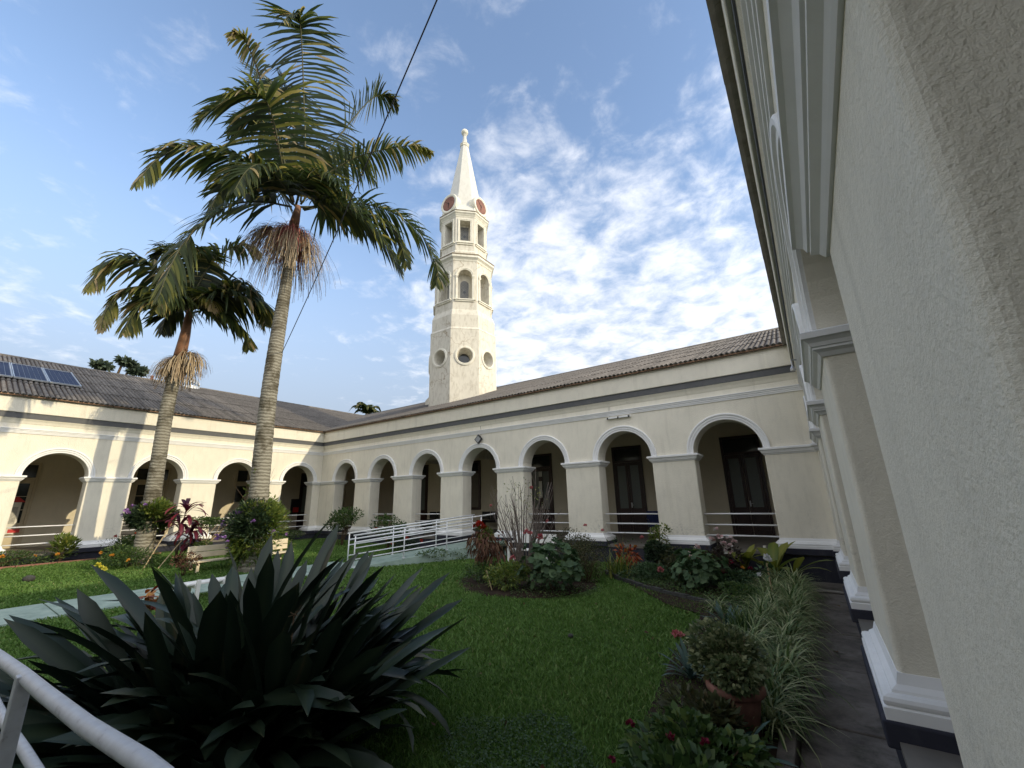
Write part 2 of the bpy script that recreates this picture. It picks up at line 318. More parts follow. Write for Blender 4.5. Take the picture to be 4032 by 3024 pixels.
L['agave'] = leafmat('dark_strap_leaf', [(0, (0.009, 0.018, 0.011)), (0.6, (0.017, 0.031, 0.018)), (0.9, (0.036, 0.052, 0.028)), (1, (0.09, 0.075, 0.04))], 0.40, 0.06, 0.35, k=1.0)
L['green'] = leafmat('mid_green_leaf', [(0, (0.020, 0.040, 0.012)), (0.6, (0.045, 0.080, 0.022)), (1, (0.10, 0.13, 0.035))])
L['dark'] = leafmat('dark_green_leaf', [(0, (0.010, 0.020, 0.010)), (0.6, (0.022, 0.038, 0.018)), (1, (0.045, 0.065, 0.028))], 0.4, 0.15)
L['yellow'] = leafmat('yellow_green_leaf', [(0, (0.045, 0.075, 0.015)), (0.6, (0.09, 0.12, 0.025)), (1, (0.18, 0.18, 0.04))])
L['bright'] = leafmat('bright_green_cushion', [(0, (0.05, 0.085, 0.012)), (1, (0.13, 0.19, 0.03))])
L['geran'] = leafmat('round_soft_leaf', [(0, (0.022, 0.045, 0.018)), (0.6, (0.038, 0.070, 0.028)), (1, (0.06, 0.095, 0.04))], 0.6, 0.2)
L['dry'] = leafmat('withered_leaf', [(0, (0.05, 0.022, 0.014)), (0.6, (0.085, 0.042, 0.024)), (1, (0.12, 0.085, 0.04))], 0.8, 0.15)
L['olive'] = leafmat('olive_small_leaf', [(0, (0.028, 0.032, 0.012)), (0.6, (0.050, 0.055, 0.022)), (1, (0.09, 0.07, 0.035))])
L['maroon'] = leafmat('maroon_leaf', [(0, (0.030, 0.008, 0.014)), (0.6, (0.07, 0.014, 0.025)), (1, (0.20, 0.03, 0.04))], 0.4, 0.25)
L['croton'] = leafmat('croton_leaf', [(0, (0.10, 0.012, 0.012)), (0.6, (0.22, 0.05, 0.015)), (1, (0.30, 0.14, 0.03))], 0.45, 0.2)
L['begonia'] = leafmat('bronze_leaf', [(0, (0.022, 0.012, 0.014)), (0.6, (0.035, 0.028, 0.020)), (1, (0.05, 0.05, 0.028))])
L['varieg'] = leafmat('variegated_small_leaf', [(0, (0.035, 0.055, 0.022)), (0.5, (0.085, 0.105, 0.045)), (1, (0.24, 0.24, 0.13))])
L['spider'] = leafmat('variegated_strap', [(0, (0.040, 0.075, 0.022)), (0.5, (0.10, 0.14, 0.05)), (1, (0.30, 0.30, 0.17))], 0.5, 0.25)
L['blue'] = leafmat('blue_green_strap', [(0, (0.022, 0.045, 0.038)), (1, (0.055, 0.09, 0.075))], 0.5, 0.15)
L['far'] = leafmat('far_tree_leaf', [(0, (0.03, 0.045, 0.03)), (1, (0.07, 0.09, 0.055))], 0.7, 0.2)
for nme, a_, b_ in (('pink', (0.38, 0.09, 0.11), (0.58, 0.24, 0.23)), ('palepink', (0.62, 0.36, 0.36), (0.78, 0.60, 0.56)), ('purple', (0.20, 0.09, 0.30), (0.42, 0.26, 0.50)),
                    ('redfl', (0.28, 0.025, 0.02), (0.42, 0.05, 0.03)), ('orange', (0.60, 0.22, 0.04), (0.70, 0.35, 0.06)), ('yellowfl', (0.62, 0.52, 0.06), (0.75, 0.66, 0.12)), ('whitefl', (0.70, 0.68, 0.60), (0.8, 0.79, 0.74)), ('crimson', (0.10, 0.008, 0.02), (0.20, 0.02, 0.045))):
    L[nme] = leafmat(nme + '_petal', [(0, a_), (1, b_)], 0.6, 0.25, 0.2)

# ------------------------------------------------------------------ foliage
def np_mesh(name, V, F, material, tint=None, smooth=False):
    """V (n,3); F (m,k) of equal-size faces"""
    me = bpy.data.meshes.new(name); V = np.asarray(V, np.float32); F = np.asarray(F, np.int32)
    me.vertices.add(len(V)); me.vertices.foreach_set('co', V.ravel())
    k = F.shape[1]; me.loops.add(F.size); me.loops.foreach_set('vertex_index', F.ravel())
    me.polygons.add(len(F)); me.polygons.foreach_set('loop_start', np.arange(0, F.size, k, dtype=np.int32)); me.polygons.foreach_set('loop_total', np.full(len(F), k, np.int32))
    if smooth: me.polygons.foreach_set('use_smooth', np.ones(len(F), bool))
    me.materials.append(material)
    if tint is not None:
        a = me.attributes.new('tint', 'FLOAT', 'POINT'); a.data.foreach_set('value', np.asarray(tint, np.float32))
    me.update(calc_edges=True); me.validate(); return me
def unit(a): return a / np.maximum(np.linalg.norm(a, axis=-1, keepdims=True), 1e-9)
def leaf_arrays(B, D, Nn, Ln, Wd, droop=0.15):
    """diamond leaves: base B, direction D, rough normal Nn"""
    D = unit(D); Sd = unit(np.cross(D, Nn)); Up = np.cross(Sd, D)
    Ln = Ln[:, None]; Wd = Wd[:, None]
    a = B; b = B + D * Ln * 0.42 + Sd * Wd * 0.5 - Up * Wd * 0.12; d = B + D * Ln * 0.42 - Sd * Wd * 0.5 - Up * Wd * 0.12
    c = B + D * Ln + np.array([0, 0, -1.0]) * Ln * droop
    V = np.stack([a, b, c, d], 1).reshape(-1, 3); i = np.arange(len(B)) * 4
    F = np.concatenate([np.stack([i, i + 1, i + 2], 1), np.stack([i, i + 2, i + 3], 1)])
    return V, F
def cloud(n, rx, ry, rz, zc, shell=0.55, flat=0.0, lumps=7, seed=0):
    """points of a lumpy crown plus outward directions"""
    g = np.random.default_rng(seed)
    lc = unit(g.normal(size=(lumps, 3))) * g.uniform(0.3, 0.62, (lumps, 1)); lr = g.uniform(0.34, 0.58, lumps)
    k = g.integers(0, lumps, n); d = unit(g.normal(size=(n, 3)))
    p = lc[k] + d * (lr[k] * g.uniform(shell, 1.0, n) ** 0.6)[:, None]
    dirs = unit(0.55 * d + 0.45 * unit(p) + g.normal(size=(n, 3)) * 0.35)
    P = p * np.array([rx, ry, rz]) + np.array([0, 0, zc]); P[:, 2] = np.maximum(P[:, 2], 0.02)
    return P, dirs, g
def foliage(name, n, rx, ry, rz, zc, ll, lw, material, parent=None, seed=0, loc=None, droop=0.15, up=0.2, lumps=7, shell=0.5):
    P, D, g = cloud(n, rx, ry, rz, zc, shell, lumps=lumps, seed=seed)
    D = unit(D + np.array([0, 0, up])); Nn = unit(g.normal(size=(n, 3)) * 0.7 + np.array([0, 0, 1.0]))
    V, F = leaf_arrays(P, D, Nn, g.uniform(0.6, 1.25, n) * ll, g.uniform(0.7, 1.2, n) * lw, droop)
    tn = np.repeat(np.clip(g.normal(0.45, 0.25, n), 0, 1), 4)
    o = link(name, np_mesh(name, V, F, material, tn), parent, loc); o['kind'] = 'stuff' if n > 50 else 'part'
    if n <= 50: del o['kind']
    return o
def stems(parent, n, h, spread, r, material, seed=0, zs=0.0, name='stem', wob=0.05, joined=True):
    g = random.Random(seed); mb = MB()
    for i in range(n):
        a = g.uniform(0, 6.283); q = g.uniform(0.15, 1) * spread; hh = h * g.uniform(0.7, 1)
        pts = [Vector((0.1 * q * math.cos(a), 0.1 * q * math.sin(a), zs))]
        for s_ in range(1, 5):
            f = s_ / 4; pts.append(Vector((q * f ** 1.3 * math.cos(a) + g.uniform(-wob, wob), q * f ** 1.3 * math.sin(a) + g.uniform(-wob, wob), zs + hh * f)))
        mb.tube(pts, [r * (1 - 0.7 * k / 4) for k in range(5)], 5)
    return mb.build(name, material, parent, smooth=True)
def blossom_mesh(name, material, r=0.05, n=7, seed=0):
    g = np.random.default_rng(seed); m = n * 3
    a = g.uniform(0, 6.283, m); el = g.uniform(-0.3, 1.2, m)
    D = np.stack([np.cos(a) * np.cos(el), np.sin(a) * np.cos(el), np.sin(el)], 1)
    V, F = leaf_arrays(D * r * 0.15, D, unit(g.normal(size=(m, 3)) + [0, 0, 1.5]), np.full(m, r), np.full(m, r * 0.95), 0.05)
    return np_mesh(name, V, F, material, np.repeat(g.uniform(0, 1, m), 4))
BLOOM = {}
def bloom(parent, kind, loc, r=0.05, name='flower'):
    key = (kind, round(r, 3))
    if key not in BLOOM: BLOOM[key] = blossom_mesh('flower', L[kind], r, 6, len(BLOOM))
    o = link(name, BLOOM[key], parent, loc, (rnd.uniform(-.5, .5), rnd.uniform(-.5, .5), rnd.uniform(0, 6))); return o
def strap_mesh(name, length, width, bend, material, seg=6, fold=0.18, tint=0.5, curl=0.0, tipw=0.0, base=0.35):
    """arching strap leaf along +X rising in Z; bend = total downward turn in radians from its start tilt"""
    V = []; F = []; T = []
    x = z = 0.0; ang = 0.0; st = length / seg
    for i in range(seg + 1):
        f = i / seg; w = width * (base + (1 - base) * math.sin(math.pi * min(1, f * 1.25) / 2)) * math.sqrt(max(0.0, 1 - max(0, (f - 0.55) / 0.45) ** 2.8)) * 0.5 + 0.0008
        nx, nz = -math.sin(ang), math.cos(ang)
        for s_, o_ in ((-1, 1), (0, 0), (1, 1)):
            V.append((x + nx * w * fold * o_, s_ * w + curl * f * f * length, z + nz * w * fold * o_)); T.append(min(1, max(0, tint + 0.35 * max(0, f - 0.85) * 4 + (0.28 if s_ == 0 else -0.05))))
        x += st * math.cos(ang); z += st * math.sin(ang); ang -= bend / seg
    for i in range(seg):
        for k in range(2): F.append((i * 3 + k, i * 3 + k + 1, (i + 1) * 3 + k + 1, (i + 1) * 3 + k))
    return np_mesh(name, V, F, material, T, smooth=True)
def blades(n, g, length, width, tilt=(0.2, 1.2), bend=1.4, seg=4, spread=0.08):
    """many arching blades from one crown as one array set (triangulated quads)"""
    V = []; F = []; T = []
    for i in range(n):
        a = g.uniform(0, 6.283); el = g.uniform(*tilt); el = 1.5 - el; Lb = length * g.uniform(0.6, 1.1); b = bend * g.uniform(0.6, 1.3); t = g.uniform(0, 1)
        p = np.array([g.uniform(-spread, spread), g.uniform(-spread, spread), 0.0]); ca, sa = math.cos(a), math.sin(a); o = len(V)
        for s_ in range(seg + 1):
            f = s_ / seg; w = width * (1 - f ** 2) * 0.5 + 0.0006
            V.append((p[0] - sa * w, p[1] + ca * w, p[2])); V.append((p[0] + sa * w, p[1] - ca * w, p[2])); T += [t, t]
            e = el - b * f; p = p + np.array([ca * math.cos(e), sa * math.cos(e), math.sin(e)]) * Lb / seg
        for s_ in range(seg): F.append((o + 2 * s_, o + 2 * s_ + 1, o + 2 * s_ + 3, o + 2 * s_ + 2))
    return np.array(V), np.array(F), np.array(T)

# ------------------------------------------------------------------ the ground
XA, XC, YB = 0.228, -22.038, 13.094
FLOOR = 0.53; SPRING = 3.13; CAPB = 2.94; EAVE = 5.82
def gz(x, y=0):
    if x > -12: return 0.0
    return 0.25 * min(1, (-12 - x) / 9.0)
def setting(name, mb_or_mesh, m, **k):
    o = mb_or_mesh.build(name, m, None, **k) if isinstance(mb_or_mesh, MB) else link(name, mb_or_mesh)
    o['kind'] = 'structure'; return o
g = MB(); xs = [-400, -60, -21, -16.5, -12, -1.9, -0.62, -0.6, 40, 400]; zs = [0.25, 0.25, 0.25, 0.125, 0, 0, -0.02, -0.16, -0.16, -0.16]
for i in range(len(xs) - 1): g.quad((xs[i], -300, zs[i]), (xs[i + 1], -300, zs[i + 1]), (xs[i + 1], 400, zs[i + 1]), (xs[i], 400, zs[i]))
setting('ground', g, M['ground'], fix=False)
w = MB()
for i in range(12):                                              # cast slabs with open joints
    y0 = -6 + i * 1.62; w.box(-0.47, 0.19, y0 + 0.012, y0 + 1.608, -0.22, -0.12 + (0.006 if i % 2 else 0))
bevel(setting('walkway', w, M['walk']), 0.012)
k = MB()
for i in range(9): k.box(-0.60, -0.475, 3.2 + i * 1.05, 3.2 + i * 1.05 + 1.035, -0.2, -0.01 + 0.008 * (i % 3))
bevel(setting('kerb', k, M['walk']), 0.015)
# green path: along the left wing, then a ramp that swings over to the back wing
RD = Vector((0.477, 0.879, 0)); RN = Vector((0.879, -0.477, 0)); R0 = Vector((-12.62, 8.75, 0)); RL = 4.82
p = MB()
def zpath(x): return gz(x) + 0.035
for y0, y1 in [(-8 + 1.7 * i, -8 + 1.7 * i + 1.672) for i in range(10)]:
    y1 = min(y1, 8.9); x0, x1 = -13.65, -12.1
    p.add([(x0, y0, zpath(x0)), (x1, y0, zpath(x1)), (x1, y1, zpath(x1)), (x0, y1, zpath(x0)), (x0, y0, -.2), (x1, y0, -.2), (x1, y1, -.2), (x0, y1, -.2)], [(0, 1, 2, 3), (0, 4, 5, 1), (1, 5, 6, 2), (2, 6, 7, 3), (3, 7, 4, 0)])
setting('path', p, M['path'])
r = MB(); hw = 0.78
vs = []
for s_, z in ((-0.35, 0.03), (0.0, 0.045), (RL - 0.35, FLOOR - 0.06), (RL + 0.4, FLOOR - 0.008)):
    for sd_ in (-hw, hw):
        q = R0 + RD * s_ + RN * sd_; vs += [(q.x, q.y, z), (q.x, q.y, -0.3)]
fs = []
for i in range(3):
    b = i * 4; fs += [(b, b + 2, b + 6, b + 4), (b + 2, b + 3, b + 7, b + 6), (b + 1, b, b + 4, b + 5)]
fs += [(0, 1, 3, 2), (12, 14, 15, 13)]
r.add(vs, fs); setting('ramp', r, M['path'])
# planting beds
def bedmesh(pts, z0, h, seed=0):
    gq = random.Random(seed); mb = MB(); n = len(pts); cx = sum(q[0] for q in pts) / n; cy = sum(q[1] for q in pts) / n
    V = []; rings = [(1.0, 0.0), (0.93, 0.6), (0.6, 0.9), (0.25, 1.0)]
    for s_, f in rings: V += [(cx + (x - cx) * s_, cy + (y - cy) * s_, z0 + h * f + gq.uniform(-.01, .01) * (f > 0)) for x, y in pts]
    F = [(i * n + k_, i * n + (k_ + 1) % n, (i + 1) * n + (k_ + 1) % n, (i + 1) * n + k_) for i in range(3) for k_ in range(n)] + [tuple(3 * n + k_ for k_ in range(n))]
    return mb.add(V, F)
setting('flower_bed', bedmesh([(-6.1 + 2.15 * math.cos(a) * (1 + .06 * math.sin(3 * a)) * .8 - 0.95 * math.sin(a) * .55, 9.1 + 1.5 * math.sin(a) + .5 * math.cos(a)) for a in [i * 6.2832 / 28 for i in range(28)]], -0.01, 0.07, 1), M['soil'])
EDGE = [(-5.3, 12.2), (-4.9, 11.2), (-4.25, 10.45), (-3.45, 9.8), (-2.65, 9.3), (-2.05, 9.02), (-1.6, 8.8), (-1.38, 7.8), (-1.3, 6.8), (-1.22, 5.9), (-1.18, 5.0), (-1.18, 4.2), (-1.3, 3.2), (-1.3, 1.5)]
setting('flower_bed', bedmesh([(x + .06, y) for x, y in EDGE] + [(-0.6, 1.5), (-0.6, 4), (-0.6, 7), (-0.6, 10), (-0.6, 12.9), (-3, 13.0), (-5.2, 13.0)], -0.02, 0.05, 2), M['soil'])
setting('flower_bed', bedmesh([(-20.85, y) for y in range(-3, 7)] + [(-21.95, y) for y in range(6, -4, -1)], 0.2, 0.08, 3), M['soil'])
ed = MB()
for i in range(1, 7):
    a = Vector((*EDGE[i], 0)); b = Vector((*EDGE[i + 1], 0)); d = (b - a).normalized(); nn = Vector((-d.y, d.x, 0)) * 0.04
    nseg = max(2, int((b - a).length / 0.3))
    for j in range(nseg):
        q0 = a.lerp(b, j / nseg) + d * 0.006; q1 = a.lerp(b, (j + 1) / nseg) - d * 0.006; h = 0.10 + rnd.uniform(-.02, .02)
        ed.add([(*(q0 - nn).xy, -.05), (*(q1 - nn).xy, -.05), (*(q1 + nn).xy, -.05), (*(q0 + nn).xy, -.05), (*(q0 - nn).xy, h), (*(q1 - nn).xy, h), (*(q1 + nn).xy, h), (*(q0 + nn).xy, h)], [(3, 2, 1, 0), (4, 5, 6, 7), (0, 1, 5, 4), (1, 2, 6, 5), (2, 3, 7, 6), (3, 0, 4, 7)])
tag(ed.build('bed_edging', M['stone']), 'dark curved stone edging between the lawn and the right flower bed', 'edging')
ce = MB()
for i in range(10): ce.box(-20.93, -20.83, -3 + i * 0.92, -3 + i * 0.92 + 0.9, 0.15, 0.315)
tag(ce.build('bed_edging', M['terracotta']), 'thin orange brick edging of the bed along the sunlit left arcade', 'edging')

# ------------------------------------------------------------------ the three arcade wings
def arc_pts(uc, r, n=20): return [(uc + r * math.cos(math.pi * (1 - i / n)), SPRING + r * math.sin(math.pi * (1 - i / n))) for i in range(n + 1)]
SL = 0.386; SLA = math.atan(SL); RIDGE_Y = 7.95; EY = -0.26
def roofz(y): return EAVE + 0.02 + SL * (y - EY)
TILE = None
def half_tube():
    mb = MB(); n = 6; V = []
    for y, r_ in ((0, 0.058), (0.02, 0.060), (1.0, 0.050)):
        for k_ in range(n + 1): a = math.pi * k_ / n; V.append((-r_ * math.cos(a), y, r_ * math.sin(a) * 1.05))
    F = [(i * (n + 1) + k_, i * (n + 1) + k_ + 1, (i + 1) * (n + 1) + k_ + 1, (i + 1) * (n + 1) + k_) for i in range(2) for k_ in range(n)] + [tuple(range(n + 1))]
    return mb.add(V, F).mesh('tile', M['tile'], smooth=True)
TILE = half_tube()
def extr(prof, u0, u1):
    """profile [(y,z)] extruded along u, closed"""
    n = len(prof); mb = MB()
    return mb.add([(u, y, z) for u in (u0, u1) for y, z in prof], [(k_, (k_ + 1) % n, n + (k_ + 1) % n, n + k_) for k_ in range(n)] + [tuple(range(n))[::-1], tuple(range(n, 2 * n))])
PROF_CAP = [(0.0, CAPB), (0.012, CAPB), (0.02, CAPB + .012), (0.03, CAPB + .03), (0.058, CAPB + .05), (0.058, CAPB + .068), (0.068, CAPB + .072), (0.078, CAPB + .10), (0.102, CAPB + .125), (0.118, CAPB + .132), (0.118, CAPB + .178), (0.108, CAPB + .188), (0.0, CAPB + .19)]
PROF_BASE = [(0.0, .625), (0.112, .625), (0.112, .69), (0.095, .697), (0.105, .71), (0.108, .725), (0.10, .745), (0.078, .757), (0.055, .76), (0.05, .775), (0.02, .80), (0.004, .86), (0.0, .86)]
def wing(name, label, loc, rz, piers, arches, u0, u1, dz, norail=(), roof_l=None, roof_r=None, tiles=True, near=None):
    W_ = empty(name, loc, rz, label, 'arcade wing')
    # wall above the springing, with the arches left open
    wm = MB(); T = 0.58; top = EAVE
    edges = sorted([(a - r_, a + r_, a, r_) for a, r_ in arches]); cur = u0
    def solid(a, b):
        wm.add([(a, 0, SPRING), (b, 0, SPRING), (b, 0, top), (a, 0, top), (a, T, SPRING), (b, T, SPRING), (b, T, top), (a, T, top)], [(0, 1, 2, 3), (7, 6, 5, 4), (3, 2, 6, 7), (0, 4, 5, 1)])
    for a0, a1, uc, r_ in edges:
        solid(cur, a0); cur = a1; P = arc_pts(uc, r_)
        for (x0, z0), (x1, z1) in zip(P[:-1], P[1:]):
            wm.add([(x0, 0, z0), (x1, 0, z1), (x1, 0, top), (x0, 0, top), (x0, T, z0), (x1, T, z1), (x1, T, top), (x0, T, top)], [(0, 1, 2, 3), (7, 6, 5, 4), (0, 4, 5, 1)])
    solid(cur, u1)
    wm.build('arcade_wall', M['plaster'], W_, fix=False)
    for a, b in piers:
        pb = MB().box(a, b, 0, T, 0.62, SPRING - 0.003).build('pier', M['plaster'], W_); bevel(pb, 0.032, 4)
        MB().ringmould(a, b, 0, T, [(o, z + dz) for o, z in PROF_CAP]).build('capital', M['trim'], W_)
        MB().ringmould(a, b, 0, T, [(o + .001, z + dz) for o, z in PROF_BASE]).build('pier_base', M['trim'], W_)
        bevel(MB().box(a - .135, b + .135, -.135, T + .135, FLOOR - 0.05, .626 + dz).build('base_block', M['plinth'], W_), .012)
    for uc, r_ in arches:
        prof = [(r_ + .004, 0.0), (r_ + .004, -.030), (r_ + .055, -.030), (r_ + .062, -.048), (r_ + .115, -.050), (r_ + .13, -.072), (r_ + .165, -.074), (r_ + .178, -.062), (r_ + .178, 0.0)]
        n = 32; V = []; m_ = len(prof)
        for i in range(n + 1):
            a = math.pi * (1 - i / n)
            V += [(uc + q * math.cos(a), y, SPRING + q * math.sin(a)) for q, y in prof]
        F = [(i * m_ + k_, i * m_ + k_ + 1, (i + 1) * m_ + k_ + 1, (i + 1) * m_ + k_) for i in range(n) for k_ in range(m_ - 1)] + [tuple(range(m_)), tuple(n * m_ + k_ for k_ in range(m_))[::-1]]
        MB().add(V, F).build('archivolt', M['trim'], W_)
    d = dz
    extr([(.1, 4.55 + d), (-.028, 4.55 + d), (-.030, 4.588 + d), (-.044, 4.592 + d), (-.046, 4.632 + d), (-.066, 4.640 + d), (-.068, 4.672 + d), (-.09, 4.684 + d), (-.09, 4.706 + d), (-.0, 4.722 + d), (.1, 4.722 + d)], u0, u1).build('string_course', M['trim'], W_)
    extr([(.1, 4.87 + d), (-.004, 4.87 + d), (-.022, 4.90 + d), (-.05, 4.965 + d), (-.09, 5.02 + d), (-.10, 5.05 + d), (.1, 5.05 + d)], u0, u1).build('cove', M['plaster'], W_)
    extr([(.1, 5.05 + d), (-.118, 5.05 + d), (-.118, 5.24 + d), (.1, 5.24 + d)], u0, u1).build('gutter_band', M['band'], W_)
    extr([(.1, 5.242 + d), (-.15, 5.242 + d), (-.16, 5.255 + d), (-.165, 5.79 + d), (.1, 5.79 + d)], u0, u1).build('fascia', M['plaster'], W_)
    # eave course of short mortar and tile ends
    ec = MB(); uu = u0
    while uu < u1 - .05:
        l_ = min(rnd.uniform(.18, .34), u1 - uu); ec.box(uu, uu + l_ - .008, EY - rnd.uniform(.0, .025 if tiles else .004), .0, EAVE - .03 + d, EAVE + .012 + rnd.uniform(0, .012) + d); uu += l_
    o = ec.build('eave_course', M['eavecourse'] if tiles else M['slab'], W_); o['kind'] = 'stuff'
    # gallery: floor, plinth, back wall, ceiling
    MB().box(u0, u1, -.075, .6, FLOOR - .07, FLOOR + d).box(u0 - (4.2 if roof_l is not None else 0), u1, .6, 4.75, FLOOR - .07, FLOOR + d).build('gallery_floor', M['floor'], W_)
    MB().box(u0, u1, -.05, .35, -.3, FLOOR - .0705).build('plinth', M['plinth'], W_)
    MB().box(u0 - (4.4 if roof_l is not None else 0), u1 + (4.9 if roof_r is not None else 0), 4.75, 5.0, -.2, 5.7).build('back_wall', M['inner'], W_)
    MB().box(u0 - (4.2 if roof_l is not None else 0), u1, .585, 4.75, 4.78 + d, 4.86 + d).build('gallery_ceiling', M['inner'], W_)
    for i, (uc, r_) in enumerate(arches):
        if i in norail: continue
        for z in (1.43, 1.14, .86):
            MB().tube([(uc - r_, .27, z + d), (uc + r_, .27, z + d)], .021, 8).build('rail', M['white_metal'], W_, smooth=True)
    # roof
    ul = u0 - 12 if roof_l is None else roof_l - RIDGE_Y; ur = u1 + 12 if roof_r is None else roof_r + RIDGE_Y
    if roof_l is None: ul = u0
    if roof_r is None: ur = u1
    el = ul if roof_l is None else roof_l - EY * 0 ; er = ur if roof_r is None else roof_r
    zt = .05
    def V3(u, y): return (u, y, roofz(y) - .02)
    poly = [V3(el, EY), V3(er, EY), V3(ur, RIDGE_Y), V3(ul, RIDGE_Y)]
    rb = MB().add([(x, y, z) for x, y, z in poly] + [(x, y, z - zt) for x, y, z in poly], [(0, 1, 2, 3), (7, 6, 5, 4), (0, 4, 5, 1), (1, 5, 6, 2), (2, 6, 7, 3), (3, 7, 4, 0)])
    zr = roofz(RIDGE_Y) - .02
    rb.add([(ul, RIDGE_Y, zr), (ur, RIDGE_Y, zr), (ur, RIDGE_Y + 8, zr - 3), (ul, RIDGE_Y + 8, zr - 3)], [(0, 1, 2, 3)])
    R_ = rb.build('roof', M['tilebed'] if tiles else M['slab'], W_)
    MB().tube([(ul, RIDGE_Y, zr + .02), (ur, RIDGE_Y, zr + .02)], .085, 10).build('ridge_cap', M['tile'], R_, smooth=True)
    if tiles:
        items = []; pitch = .142; nrow = 2.25
        u = ul + .07
        while u < ur:
            ys = EY - .03
            if roof_l is not None and u < roof_l: ys = roof_l - u
            if roof_r is not None and u > roof_r: ys = u - roof_r
            y = ys; row0 = EY - .03 + rnd.choice((0, 0)) 
            rows = [row0 + k_ * nrow * math.cos(SLA) for k_ in range(6)]
            for k_ in range(5):
                a = max(rows[k_], ys); b = min(rows[k_ + 1] + .03, RIDGE_Y)
                if b - a > .15: items.append((u, a, b))
            u += pitch
        items.sort(key=lambda q: near(q[0], q[1])); 
        rest = MB()
        tv = [v.co.copy() for v in TILE.vertices]; tf = [tuple(p_.vertices) for p_ in TILE.polygons]
        for i, (u, a, b) in enumerate(items):
            ln = (b - a) / math.cos(SLA); jit = rnd.uniform(-.006, .006); zz_ = roofz(a) - .012
            if i < 300:
                o = link('tile', TILE, R_, (u + jit, a, zz_), (SLA - .004, 0, jit * .3)); o.scale = (1, ln, 1)
            else:
                rest.add([(u + jit + v.x, a + v.y * (b - a) - v.z * math.sin(SLA), zz_ + v.y * (b - a) * SL + v.z * math.cos(SLA)) for v in tv], tf)
        o = rest.build('tile_field', M['tile'], R_, smooth=True, fix=False); o['kind'] = 'stuff'
    return W_, R_
pB = [(XC - .58, -20.70)] + [(-18.936 + 3.0 * k_, -18.936 + 3.0 * k_ + 1.237) for k_ in range(6)] + [(-.936, XA + .6)]
aB = [((pB[i][1] + pB[i + 1][0]) / 2, (pB[i + 1][0] - pB[i][1]) / 2) for i in range(7)]
WB, RB = wing('arcade_wing', 'cream arcade wing at the back with seven arches and dark wooden doors below the tower', (0, YB, 0), 0, pB, aB, XC - .58, XA + .6, 0, norail=(3,), roof_l=XC, roof_r=XA, near=lambda u, y: abs(u - 0) + .8 * y)
pC = [(3.8635 + (k_ - 1) * 2.9327, 3.8635 + (k_ - 1) * 2.9327 + 1.295) for k_ in range(-3, 4)] + [(12.66, YB - .002)]
aC = [((pC[i][1] + pC[i + 1][0]) / 2, (pC[i + 1][0] - pC[i][1]) / 2) for i in range(7)]
WC, RC = wing('arcade_wing', 'sunlit left arcade wing with solar panels on its tiled roof', (XC, 0, 0), math.pi / 2, pC, aC, -9.0, YB - .002, .003, roof_r=YB, near=lambda u, y: abs(u - 3) + .6 * y if u > -.5 else 99)
pA = [(-(2.098 + 3.006 * k_), -(2.098 + 3.006 * k_) + 1.294) for k_ in range(3, -4, -1)]
pA = [(-YB + .002, -12.83)] + pA
aA = [((pA[i][1] + pA[i + 1][0]) / 2, (pA[i + 1][0] - pA[i][1]) / 2) for i in range(len(pA) - 1)]
WA, RA = wing('arcade_wing', 'near arcade wing in shade whose rough plaster pier fills the right edge', (XA, 0, 0), -math.pi / 2, pA, aA, -YB + .002, 9.5, -.003, norail=(4, 5), roof_l=-YB, tiles=False)
# unseen wing added behind the viewer to darken the sides of the near piers
pD = [(-XA - .6, .9)] + [(2.65 + 3.0 * k_, 3.89 + 3.0 * k_) for k_ in range(6)] + [(20.65, -XC + .58)]
aD = [((pD[i][1] + pD[i + 1][0]) / 2, (pD[i + 1][0] - pD[i][1]) / 2) for i in range(len(pD) - 1)]
wing('arcade_wing', 'unseen cream arcade wing added behind the viewer to shade the near piers', (0, -6.2, 0), math.pi, pD, aD, -XA - .6, -XC + .58, .006, tiles=False)
